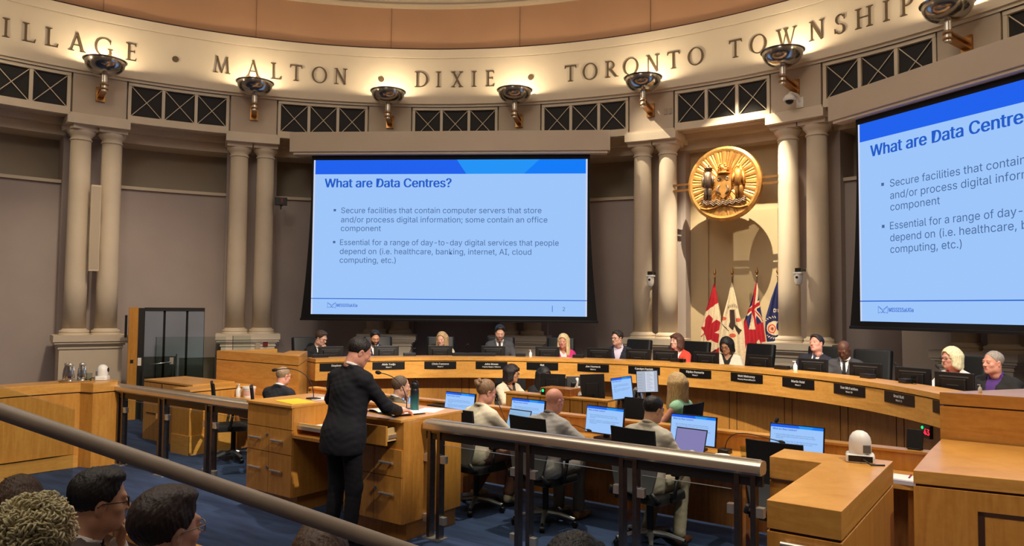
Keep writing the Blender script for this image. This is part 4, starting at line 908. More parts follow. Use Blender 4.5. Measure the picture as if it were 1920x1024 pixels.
def grad():
    m = bpy.data.materials.new('teal_fade_steel'); m.use_nodes = True; nt = m.node_tree; bs = nt.nodes['Principled BSDF']; tc = nt.nodes.new('ShaderNodeTexCoord'); sp = nt.nodes.new('ShaderNodeSeparateXYZ'); r = nt.nodes.new('ShaderNodeValToRGB')
    r.color_ramp.elements[0].color = (*rgb(28, 112, 116), 1); r.color_ramp.elements[1].color = (*rgb(20, 26, 36), 1); r.color_ramp.elements[0].position = .15; r.color_ramp.elements[1].position = .85
    nt.links.new(tc.outputs['Generated'], sp.inputs[0]); nt.links.new(sp.outputs[2], r.inputs[0]); nt.links.new(r.outputs[0], bs.inputs[0]); bs.inputs['Roughness'].default_value = .4; return m
b = MB(); b.lathe([(.036, 0), (.040, .006), (.040, .20), (.036, .215), (.034, .218)], n=28); b.build('body', grad(), t, smooth='auto')
b = MB(); b.lathe([(.036, .218), (.038, .225), (.038, .262), (.034, .27), (0, .27)], n=28); b.build('lid', M_BLACK, t, smooth='auto')
b = MB(); b.tube([(-.03, 0, .262), (-.028, 0, .285), (.0, 0, .292), (.028, 0, .285), (.03, 0, .262)], .006, 8); b.build('carry_loop', M_BLACK, t, smooth=True)
t = thing('open_binder', 'open binder of white pages under the standing man hand', 'binder', (-.19, 1.60, 1.0605), R(-14))
b = MB(); b.bbox(-.27, .27, -.17, .17, 0, .006); b.build('cover', M_BLACK, t)
for s in (-1, 1):
    b = MB(); P = []; n_ = 10
    for i in range(n_+1):
        x = s*(.01+.25*i/n_); z = .012+.018*sin(pi*min(1, (i/n_)*1.1))*(1-i/n_*.6)
        for y in (-.16, .16): P.append((x, y, z))
    b.add(P, [((2*i, 2*i+2, 2*i+3, 2*i+1) if s > 0 else (2*i, 2*i+1, 2*i+3, 2*i+2)) for i in range(n_)]); pg = b.build('page_block', M_PAPER, t, smooth=True)
    b = MB(); b.use(mat('print_grey', (140, 138, 134), .8))
    for i in range(9): b.add([(s*(.14)-.09, .12-i*.028, .0325), (s*.14+.08, .12-i*.028, .0325), (s*.14+.08, .126-i*.028, .0325), (s*.14-.09, .126-i*.028, .0325)], [(0, 1, 2, 3)])
b = MB(); b.tube([(-.10, -.01, .040), (.06, -.03, .036)], .006, 6); o = b.build('pen', M_BLACK, t, smooth=True)
b = MB(); b.bbox(-.2, .2, -.13, .13, 0, .004); tag(b.build('yellow_light_patch', mat('yellow_lit_wood', (240, 205, 40), .6), loc=(-1.52, 1.52, 1.0605), rz=R(-12)), 'bright yellow patch painted for light on the left part of the lectern', 'light_patch')  # flat yellow patch painting the strong light on the counter's inner wood
b = MB(); b.bbox(-.105, .105, -.14, .14, 0, .003); tag(b.build('paper_sheet', M_PAPER, loc=(-.02, 1.90, 1.0605), rz=R(20)), 'white paper sheet behind the teal bottle on the lectern', 'paper', 'lectern papers')
b = MB(); b.bbox(-.105, .105, -.14, .14, 0, .003); tag(b.build('paper_sheet', M_PAPER, loc=(-1.50, 1.88, 1.0605), rz=R(-30)), 'white paper sheet behind the yellow painted light on the lectern', 'paper', 'lectern papers')

# ---- glass and steel rail between public and council floor
def rail(label, u0, u1, v, z, posts, bays):
    t = thing('glass_rail', label, 'railing', ((u0+u1)/2, v, 0))
    b = MB(); n_ = 10; prof = [(.07*cos(pi*i/n_), z-.035+.035*sin(pi*i/n_)) for i in range(n_+1)]; prof = [(.07, z-.075)]+prof+[(-.07, z-.075), (-.05, z-.095), (.05, z-.095)]
    P = []; m_ = len(prof)
    for x in (u0, u1):
        for y, zz in prof: P.append((x, v+y, zz))
    b.add(P, [(i, (i+1) % m_, m_+(i+1) % m_, m_+i) for i in range(m_)]+[tuple(reversed(range(m_))), tuple(range(m_, 2*m_))]); wb(b, 'top_rail', M_RAILCAP, t, smooth='auto')
    b = MB()
    for y in (-.022, .0, .022): b.bbox(u0+.02, u1-.02, v+y-.004, v+y+.004, z-.004, z+.002)
    wb(b, 'rail_ridges', M_STEEL, t)
    b = MB(); b.bbox(u0, u1, v-.022, v+.022, z-.17, z-.095); wb(b, 'under_beam', M_DGREY, t)
    for x in posts:
        b = MB(); 
        for s in (-1, 1): b.bbox(x+s*.055-.018, x+s*.055+.018, v-.035, v+.035, 0, z-.095)
        b.bbox(x-.073, x+.073, v-.03, v+.03, z-.115, z-.095); p_ = wb(b, 'post', M_DSTEEL, t, bevel=.002)
        b = MB(); b.bbox(x-.10, x+.10, v-.06, v+.06, 0, .012); b.v = [tuple(Vector(q)-Vector(t.location)) for q in b.v]; b.build('foot_plate', M_STEEL, p_)
        for zz in (.70, .17):
            for s in (-1, 1):
                b = MB(); b.rbox((x+s*.095, v-.005, zz), (.06, .05, .065), .006); b.v = [tuple(Vector(q)-Vector(t.location)) for q in b.v]; b.build('glass_clamp', M_STEEL, p_)
    for x0, x1 in bays:
        b = MB(); b.bbox(x0, x1, v-.006, v+.006, .05, .825); wb(b, 'glass_panel', M_GLASS, t)
        b = MB(); b.bbox(x0, x1, v-.006, v+.006, .8255, .8275); wb(b, 'polished_edge', mat('glass_edge', (200, 214, 206), .2), t)
    return t
rail('long steel and glass rail right of the lectern', .235, 3.214, 1.60, 1.04, [.335, 1.29, 2.235, 3.10], [(.43, 1.19), (1.39, 2.135), (2.335, 3.0)])
rail('steel and glass rail left of the lectern', -5.0, -2.005, 1.45, 1.02, [-4.86, -3.88, -2.89], [(-4.76, -3.98), (-3.78, -2.99), (-2.79, -2.06)])

# ---- corner counters at right
def counter(label, poly, z1, lip, name='corner_counter', z0=0.0):
    t = thing(name, label, 'counter', (sum(p[0] for p in poly)/len(poly), sum(p[1] for p in poly)/len(poly), 0))
    b = MB(); b.prism(poly, z1-lip, z1); wb(b, 'top', M_WOOD, t, bevel=.003)
    cx, cy = t.location[:2]
    q = [(x+(.012 if x < cx else -.012), y+(.012 if y < cy else -.012)) for x, y in poly]
    b = MB(); b.prism(q, z1-lip-.014, z1-lip); wb(b, 'shadow_gap', M_GROOVE, t)
    b = MB(); b.prism(poly, z0, z1-lip-.014); wb(b, 'body', M_WOODV, t, bevel=.002)
    return t
t = counter('L shaped maple corner counter with a white camera on top', [(3.216, 2.085), (3.216, 1.735), (3.552, 1.735), (3.552, .552), (3.918, .552), (3.918, 2.085)], 1.05, .145)
b = MB(); b.tube([(3.63, .522, .845), (3.87, .522, .845)], .014, 10); b.bbox(3.65, 3.67, .522, .556, .838, .852); b.bbox(3.83, 3.85, .522, .556, .838, .852); wb(b, 'handle', M_STEEL, t, smooth='auto')
t = counter('big maple counter with a recessed door at the right edge', [(4.066, 1.85), (6.4, 2.20), (6.4, 3.28), (4.08, 3.28), (4.066, 2.68)], 1.05, .082, 'side_counter')
e = Vector((6.4-4.066, .35, 0)).normalized(); nrm = Vector((e.y, -e.x, 0))
def fp(s_, z, o): p = Vector((4.066, 1.85, 0))+e*s_+nrm*o; return (p.x, p.y, z)
b = MB(); 
for (s0, s1, z0, z1) in ((.34, .375, .1, .84), (.34, 1.4, .815, .84)):
    P = [fp(s0, z0, .002), fp(s1, z0, .002), fp(s1, z1, .002), fp(s0, z1, .002), fp(s0, z0, -.01), fp(s1, z0, -.01), fp(s1, z1, -.01), fp(s0, z1, -.01)]; b.add(P, [(0, 1, 2, 3), (0, 4, 5, 1), (1, 5, 6, 2), (2, 6, 7, 3), (3, 7, 4, 0)])
wb(b, 'door_gap', M_GROOVE, t)
# ---- low wall, cabinets at left
t = counter('low maple wall at the left edge carrying jugs and a white camera', [(-5.62, -1.2), (-5.22, -1.2), (-5.22, .4), (-5.14, 1.06), (-4.94, 1.12), (-4.94, 1.42), (-5.1, 1.52), (-5.62, 1.52)], 1.05, .115, 'low_wall')
b = MB(); b.prism([(-5.23, -1.2), (-5.205, -1.2), (-5.205, .4), (-5.125, 1.05), (-5.15, 1.06)], 0, .17); wb(b, 'baseboard', M_WOOD, t)
t = counter('maple credenza with a reddish top behind the left rail', [(-5.15, 2.29), (-4.72, 2.29), (-4.72, 3.28), (-5.15, 3.28)], .885, .03, 'credenza')
b = MB(); b.bbox(-5.15, -4.705, 2.278, 2.29, 0, .26); b.bbox(-4.72, -4.705, 2.28, 3.28, 0, .26); wb(b, 'plinth', M_WOOD, t)
t = counter('tall maple cupboard with a groove framed door behind the left rail', [(-6.5, 2.6), (-5.17, 2.6), (-5.17, 3.28), (-6.5, 3.28)], .90, .03, 'cupboard')
b = MB(); b.bbox(-5.86, -5.85, 2.592, 2.602, .05, .78); b.bbox(-5.86, -5.2, 2.592, 2.602, .775, .785); b.bbox(-5.98, -5.97, 2.592, 2.602, .1, .87); b.bbox(-6.4, -5.86, 2.592, 2.602, .40, .41); wb(b, 'door_groove', M_GROOVE, t)

def ptz(label, loc, rz, group='white table cameras'):
    t = thing('ptz_camera', label, 'camera', loc, rz, group)
    b = MB(); b.rbox((0, 0, .028), (.175, .15, .05), .03, 5); b.build('base', M_WHITEP, t, bevel=.006)
    b = MB(); b.bbox(-.072, .072, -.0765, -.07, .008, .046); b.build('connector_panel', M_BLACK, t)
    b = MB(); b.lathe([(.066, .053), (.068, .06), (.068, .13), (.062, .160), (.045, .186), (.022, .199), (0, .202)], n=32); b.build('head', M_WHITEP, t, smooth='auto')
    b = MB(); b.bbox(.015, .062, -.066, -.045, .065, .115); b.build('rating_label', M_GREYPL, t)
    b = MB(); M = Matrix.Rotation(-pi/2, 3, 'X'); b.lathe([(0, .0), (.028, 0), (.03, .01), (.02, .012), (0, .012)], c=(0, .062, .13), n=18, M=M); b.build('lens', M_BLACK, t, smooth='auto')
    b = MB(); b.tube([(.01, -.077, .03), (.02, -.12, .03), (.06, -.14, .006), (.14, -.10, .004)], .005, 6); b.build('cable', M_BLACK, t, smooth=True)
    return t
ptz('white dome camera on the corner counter at right', (3.745, 1.94, 1.051), R(12)); ptz('white dome camera on the low wall at left', (-5.30, 1.40, 1.051), R(-40))
t = thing('serving_tray', 'round steel tray holding jugs on the low wall', 'tray', (-5.38, 1.10, 1.051))
b = MB(); b.lathe([(.0, .004), (.17, .004), (.185, .018), (.19, .018), (.175, 0), (0, 0)], n=36); b.build('tray', M_STEEL, t, smooth='auto')
jug('steel vacuum jug on the tray at left, nearest the wall', (-5.46, 1.04, 1.057), 1.0, 'tray jugs'); jug('steel vacuum jug in the middle of the tray at left', (-5.35, 1.02, 1.057), 1.0, 'tray jugs'); jug('steel vacuum jug on the tray at left, right of three', (-5.33, 1.16, 1.057), 1.0, 'tray jugs')
glass_cup('clear glass on the steel tray at left', (-5.27, 1.22, 1.056), 1.1)

# ---- far left: wood post, dark metal panels and glass gates
pa, pb = Vector((*pol(-68.4, 9.2), 0)), Vector((*pol(-60.6, 9.2), 0)); e = (pb-pa).normalized(); W = (pb-pa).length; rz = atan2(e.y, e.x)
t = thing('lift_enclosure', 'wood post and grey metal lift enclosure of three panels beside the left columns', 'enclosure', (pa.x, pa.y, 0), rz)
b = MB(); b.bbox(0, .15, -.08, .10, 0, 1.99); b.build('post', M_WOODV, t)
b = MB(); b.bbox(.04, .09, -.085, -.08, 1.0, 1.06); b.build('call_button', M_DGREY, t)
b = MB(); b.bbox(.151, .25, -.05, .08, 0, 1.98); b.build('jamb', M_DGREY, t)
b = MB(); b.bbox(.16, .22, -.055, -.05, .95, 1.09); b.build('notice', M_PAPER, t)
M_REF = mat('satin_grey_panel', (158, 168, 184), .34, .55, var=.06, scale=2)
xs = [.26, .56, .60, .94, .98, W]
for i in range(3):
    b = MB(); b.bbox(xs[2*i], xs[2*i+1], 0, .04, .06, 1.93); b.build('metal_panel', M_REF, t)
b = MB(); b.bbox(.25, W+.01, .02, .08, 0, 1.99); b.build('backing', M_BLACKM, t)
b = MB(); b.bbox(.25, W+.01, -.01, .09, 1.93, 1.99); b.build('head_rail', M_DGREY, t)
b = MB(); b.bbox(-.06, -.02, 0, .08, 1.45, 1.85); b.build('control_box', M_BLACK, t)
pa, pb = Vector((*pol(-66.9, 8.9), 0)), Vector((*pol(-63.6, 8.9), 0)); e2 = (pb-pa).normalized(); W2 = (pb-pa).length
t = thing('glass_gate', 'low glass gate with a steel push bar before the grey panels', 'gate', (pa.x, pa.y, 0), atan2(e2.y, e2.x))
b = MB(); b.bbox(0, W2, -.006, .006, .06, 1.12); b.build('glass_panel', M_GLASSD, t)
b = MB(); b.tube([(.08, -.05, .98), (W2-.08, -.05, 1.02)], .012, 8); b.build('push_bar', M_CHROME, t, smooth=True)
b = MB(); b.bbox(W2-.10, W2-.04, -.02, .02, .98, 1.10); b.build('lock_box', M_STEEL, t)
b = MB(); b.bbox(W2, W2+.02, -.02, .02, 0, 1.16); b.bbox(-.02, 0, -.02, .02, 0, 1.12); b.build('edge_frame', M_DGREY, t)
for (a0_, a1_, z1, lab) in ((-63.2, -59.4, 1.09, 'low glass screen right of the glass gate'), (-65.6, -58.2, 1.46, 'tall clear glass screen behind the glass gate'), (-57.4, -55.4, 1.48, 'clear glass screen before the second column pedestal')):
    rr = 8.85 if z1 < 1.2 else (9.05 if z1 < 1.47 else 8.9)
    pa, pb = Vector((*pol(a0_, rr), 0)), Vector((*pol(a1_, rr), 0)); e2 = pb-pa
    t = thing('glass_screen', lab, 'glass screen', (pa.x, pa.y, 0), atan2(e2.y, e2.x), 'glass screens')
    b = MB(); b.bbox(0, e2.length, -.006, .006, .04, z1); b.build('glass_panel', M_GLASSD if z1 < 1.2 else M_GLASS, t)
    b = MB(); b.bbox(0, e2.length, -.03, .03, 0, .045); b.build('floor_channel', M_DGREY, t)
    b = MB(); b.bbox(-.012, 0, -.008, .008, .04, z1); b.build('edge_strip', M_DGREY, t)
# wall devices
t = thing('column_speaker', 'slim cream column loudspeaker between the far left columns', 'loudspeaker', (*pol(-71.66, 9.72), 2.64), R(71.66))
b = MB(); b.rbox((0, 0, .78), (.165, .13, 1.56), .012); b.build('cabinet', M_CREAM, t)
b = MB(); b.bbox(-.07, .07, -.068, -.064, .03, 1.53); b.build('grille', mat('cream_grille', (188, 172, 150), .7, var=.1, scale=160), t)
b = MB(); b.bbox(-.06, .06, .06, .25, .35, .42); b.bbox(-.06, .06, .06, .25, 1.1, 1.17); b.build('wall_bracket', M_CREAM, t)
for a, lab in ((-7.95, 'left of the crest'), (8.2, 'right of the flags')):
    t = thing('wall_camera', f'white pan tilt camera on the column pair {lab}', 'camera', (*pol(a, 9.68), 2.62), R(-a), 'wall cameras')
    b = MB(); b.lathe([(.055, -.12), (.068, -.08), (.07, .0), (.066, .04)], n=20); b.sphere((0, 0, -.12), (.056, .056, .04)); b.build('body', M_WHITEP, t, smooth='auto')
    b = MB(); b.rbox((0, 0, .055), (.16, .14, .028), .02); b.build('base', M_WHITEP, t)
    b = MB(); b.rbox((0, .02, .105), (.10, .10, .07), .01); b.bbox(-.03, .03, .05, .24, .09, .13); b.build('bracket', M_BLACK, t)
    b = MB(); b.lathe([(0, -.074), (.022, -.072), (.024, -.06)], n=14, c=(0, 0, -.02), M=Matrix.Rotation(-pi/2, 3, 'X')); b.build('lens', M_BLACK, t)
t = thing('dome_camera', 'white dome security camera under the W sconce', 'camera', (*pol(8.1, 9.42), 5.60), R(-8.1))
b = MB(); b.lathe([(.10, -.03), (.105, .0), (.07, .06), (.02, .09)], n=22); b.build('housing', M_WHITEP, t, smooth='auto')
b = MB(); b.sphere((0, 0, -.035), (.07, .07, .055)); b.build('dome', M_BLACK, t, smooth=True)
b = MB(); b.tube([(0, 0, .08), (.0, .05, .12), (.05, .20, .10), (.06, .30, .0)], .028, 8); b.bbox(.0, .12, .28, .31, -.1, .08); b.build('arm', M_WHITEP, t, smooth='auto')
t = thing('black_camera', 'small black camera on an arm left of the centre screen', 'camera', (*pol(-52.4, 9.78), 4.15), R(52.4))
b = MB(); b.rbox((0, 0, 0), (.24, .14, .15), .01); b.build('body', M_BLACK, t)
b = MB(); b.bbox(-.018, .018, -.02, .02, -.16, -.07); b.build('stem', M_BLACK, t)
b = MB(); b.bbox(.0, .04, -.074, -.07, -.03, .06); b.build('red_marking', mat('dull_red', (120, 20, 30), .5), t)
b = MB(); b.tube([(0, .05, 0), (.02, .63, 0)], .02, 8); b.build('arm', M_BLACK, t)
for i, dz in enumerate((0, .0)):
    b = MB(); b.bbox(-.03, .03, -.006, .004, -.055, .055); t_ = b.build('wall_outlet', mat('beige_plate', (176, 158, 136), .5), loc=(*pol(-6.25+i*.55, 9.715), 5.82), rz=R(6)); tag(t_, ('beige wall outlet plate on the pier left of the crest', 'beige blank plate on the pier left of the crest')[i], 'outlet', 'pier plates')
for i, (a, z, m) in enumerate(((-54.6, 1.24, 'beige_plate'), (-53.75, 1.30, 'dull_red'))):
    b = MB(); b.bbox(-.045, .045, -.01, .006, -.06, .06); tag(b.build('wall_switch', MATS[m], loc=(*pol(a, 9.70), z), rz=R(54)), ('beige switch plate on the second column pedestal', 'red call plate on the second column pedestal')[i], 'switch', 'pedestal plates')

# ---- foreground handrail, glass, audience barrier
ra, rb_ = Vector((2.535, -2.682, 1.79)), Vector((3.46, -2.018, 1.417))
d = (rb_-ra).normalized(); ra2 = ra-d*.6
t = thing('handrail', 'sloping taupe handrail crossing the foreground at left', 'handrail', (rb_.x, rb_.y, .07))
b = MB(); b.tube([ra2, rb_, rb_+d*.05+Vector((0, 0, -.03)), rb_+d*.06+Vector((0, 0, -.09))], .0205, 20); wb(b, 'rail', M_HANDRAIL, t, smooth='auto')
b = MB(); b.tube([rb_+d*.06+Vector((0, 0, -.09)), (rb_.x+d.x*.06, rb_.y+d.y*.06, .07)], .0195, 14); b.tube([ra2, (ra2.x, ra2.y, .07)], .019, 14); wb(b, 'post', M_HANDRAIL, t, smooth='auto')
b = MB(); 
k = Vector((-d.y, d.x, 0)).normalized()*.03
P = [ra2+k+Vector((0, 0, -.02)), ra.lerp(rb_, .21)+k+Vector((0, 0, -.0)), ra.lerp(rb_, .21)+k+Vector((0, 0, -.42)), ra2+k+Vector((0, 0, -.42))]
P = [p+Vector((0, 0, .055)) for p in P]; Q = [p+k*.3 for p in P]
b.add(P+Q, [(0, 1, 2, 3), (7, 6, 5, 4), (0, 4, 5, 1), (1, 5, 6, 2), (2, 6, 7, 3), (3, 7, 4, 0)]); wb(b, 'glass_panel', M_GLASS, t)
t = thing('audience_barrier', 'low maple barrier with a flat cap in front of the audience', 'barrier', (.9, -1.43, 0))
b = MB(); b.bbox(-1.2, 2.3, -1.47, -1.40, .02, .87); wb(b, 'panel', M_WOODV, t)
b = MB(); b.bbox(-1.22, 2.32, -1.50, -1.37, .87, .90); wb(b, 'cap', M_WOOD, t)

# ---- flags on poles
def cloth(name, c, v=.12): return mat(name, c, .85, var=v, scale=30)
C_RED = cloth('flag_red', (178, 22, 40)); C_WHT = cloth('flag_cream', (226, 208, 176)); C_NAVY = cloth('flag_navy', (28, 36, 92)); C_BRN = cloth('flag_brown', (60, 42, 36)); C_ORG = cloth('flag_coral', (206, 92, 68)); C_GRN = cloth('flag_green', (34, 72, 44)); C_YEL = cloth('flag_gold', (222, 190, 96))
def flag(label, px0, outline, base, regions, zb=1.02):
    """outline rows: (t, left, right) in 1/6-pixel drawing units; regions: (material, polygon) in the same units"""
    def X(u): return 4.7546+(-.194+(1300+u/6.02-1340)/103.5-4.7546)*1.0397
    def Z(v_): return 2.04+(2.651-(510+v_/6.02-519)/101.8-2.04)*1.0397
    t = thing('flag_on_pole', label, 'flag', (X(px0), 10.45, .301), 0, 'ceremonial flags')
    b = MB(); b.lathe([(.0, 0), (.11, 0), (.11, .02), (.05, .05), (.02, .07)], n=24); b.build('base', M_BRASS, t, smooth='auto')
    b = MB(); b.lathe([(.0125, .06), (.0125, 2.36)], n=12); b.build('pole', mat('dark_oak', (88, 58, 34), .5), t, smooth='auto')
    b = MB(); b.lathe([(.012, 2.35), (.026, 2.37), (.012, 2.39), (.012, 2.41), (.030, 2.44), (.022, 2.48), (.0, 2.56)], n=14); b.build('finial', M_BRASS, t, smooth='auto')
    n_, m_ = 110, 190; v0 = outline[0][0]; v1 = outline[-1][0]; P = []; ctr = []
    ts = [o_[0] for o_ in outline]
    for j in range(m_+1):
        vv = v0+(v1-v0)*j/m_; l = np.interp(vv, ts, [o_[1] for o_ in outline]); r_ = np.interp(vv, ts, [o_[2] for o_ in outline])
        for i in range(n_+1):
            u = l+(r_-l)*i/n_; k = j/m_
            P.append((X(u)-t.location[0], -.03-.04*k+(.010+.024*k)*sin(i/n_*17+px0+k*1.5)*min(1, k*5), Z(vv)-.301)); ctr.append((u, vv))
    N = n_+1; a_ = (np.arange(m_)[:, None]*N+np.arange(n_)[None, :]).ravel(); cc = np.array(ctr); cx = (cc[a_, 0]+cc[a_+N+1, 0])/2; cy = (cc[a_, 1]+cc[a_+N+1, 1])/2
    b = MB(); b.use(base); b.v = P; b.f = [(int(k_), int(k_+N), int(k_+N+1), int(k_+1)) for k_ in a_]; mi = np.zeros(len(a_), int)
    for mm, pg in regions:
        b.use(mm); ins = np.zeros(len(a_), bool); jn = len(pg)-1
        for q_ in range(len(pg)):
            (xi, yi), (xj, yj) = pg[q_], pg[jn]
            with np.errstate(divide='ignore', invalid='ignore'): ins ^= ((yi > cy) != (yj > cy)) & (cx < (xj-xi)*(cy-yi)/((yj-yi) or 1e-9)+xi)
            jn = q_
        mi[ins] = b.cur
    b.m = [int(k_) for k_ in mi]
    o = b.build('cloth', None, t, smooth=True)
    return t
def ell(cx, cy, rx, ry, n=16): return [(cx+rx*cos(2*pi*i/n), cy+ry*sin(2*pi*i/n)) for i in range(n)]
flag('flag with a red maple leaf, leftmost of four behind the dais', 238, [(128, 232, 246), (300, 185, 280), (500, 122, 322), (640, 84, 318), (900, 70, 300), (1060, 60, 330)], C_WHT,
     [(C_RED, [(225, 120), (262, 120), (292, 342), (120, 462)]), (C_RED, [(182, 482), (222, 530), (205, 582), (268, 540), (318, 568), (300, 650), (245, 686), (302, 700), (290, 802), (262, 800), (200, 765), (157, 782), (142, 728), (126, 705), (78, 742), (76, 732), (122, 692), (90, 650), (76, 625), (122, 622), (128, 540), (142, 510)]), (C_RED, [(190, 915), (330, 830), (340, 1070), (120, 1070)])])
flag('cream flag with brown figures, second of four behind the dais', 442, [(125, 438, 448), (300, 395, 492), (480, 345, 528), (640, 318, 575), (760, 296, 600), (1060, 290, 640)], C_WHT,
     [(C_BRN, [(415, 425), (472, 425), (482, 590), (560, 650), (530, 705), (490, 660), (470, 610), (460, 655), (404, 610), (428, 560)]), (C_ORG, ell(352, 525, 30, 22)), (C_ORG, ell(516, 540, 30, 24)), (C_ORG, ell(452, 712, 36, 24)), (C_BRN, [(330, 585), (336, 580), (408, 664), (400, 670)])]
     + [(C_BRN, stroke((398+i*13, 416-16*sin(i/9*pi)), (404+i*12, 366+22*abs(i-4.5)/4.5-10*(i % 2)), 5)) for i in range(10)])
UJ = [(C_NAVY, [(700, 120), (760, 120), (800, 545), (640, 640), (590, 500)]), (C_WHT, stroke((600, 470), (780, 335), 62)), (C_WHT, stroke((726, 130), (690, 640), 44)), (C_WHT, stroke((660, 640), (700, 400), 34)), (C_WHT, stroke((700, 420), (795, 555), 34)), (C_RED, stroke((600, 462), (790, 330), 36)), (C_RED, stroke((716, 130), (682, 420), 24)), (C_RED, stroke((676, 400), (722, 610), 30)), (C_RED, stroke((705, 430), (800, 550), 12))]
flag('red ensign flag with a union canton, third of four behind the dais', 722, [(120, 716, 730), (300, 675, 752), (460, 620, 780), (560, 578, 800), (760, 592, 826), (950, 600, 838), (1060, 600, 845)], C_RED, UJ+[(C_GRN, [(700, 800), (740, 770), (775, 900), (740, 925), (705, 915)]), (C_WHT, [(728, 775), (752, 745), (780, 830), (770, 880)]), (C_YEL, ell(722, 855, 16, 22)), (C_YEL, ell(722, 900, 16, 20)), (C_YEL, ell(708, 830, 9, 16))])
NV = [(C_WHT, ell(920, 620, 82, 78)), (C_NAVY, ell(975, 600, 36, 60)), (C_ORG, ell(893, 628, 46, 50)), (C_WHT, ell(893, 628, 32, 36)), (C_ORG, ell(893, 628, 20, 22)), (C_GRN, ell(893, 628, 8, 9))]
for i in range(7):
    a = R(200+i*13); NV.append((C_WHT, stroke((918+118*cos(a), 620+110*sin(a)), (918+140*cos(a-.12), 620+132*sin(a-.12)), 9)))
    a = R(128-i*12); NV.append((C_WHT, stroke((918+104*cos(a), 620+98*sin(a)), (918+122*cos(a+.12), 620+118*sin(a+.12)), 9)))
NV += [(C_WHT, p_) for p_ in (stroke((928, 416), (906, 416), 7), stroke((908, 414), (908, 446), 7), stroke((906, 445), (928, 445), 7), stroke((936, 416), (936, 446), 7), stroke((944, 418), (966, 420), 7), stroke((955, 418), (954, 446), 7))]
flag('navy city flag with a round emblem, rightmost of four behind the dais', 950, [(125, 944, 956), (300, 880, 985), (500, 820, 1020), (640, 812, 1030), (760, 835, 1035), (1060, 845, 1035)], C_NAVY, NV)

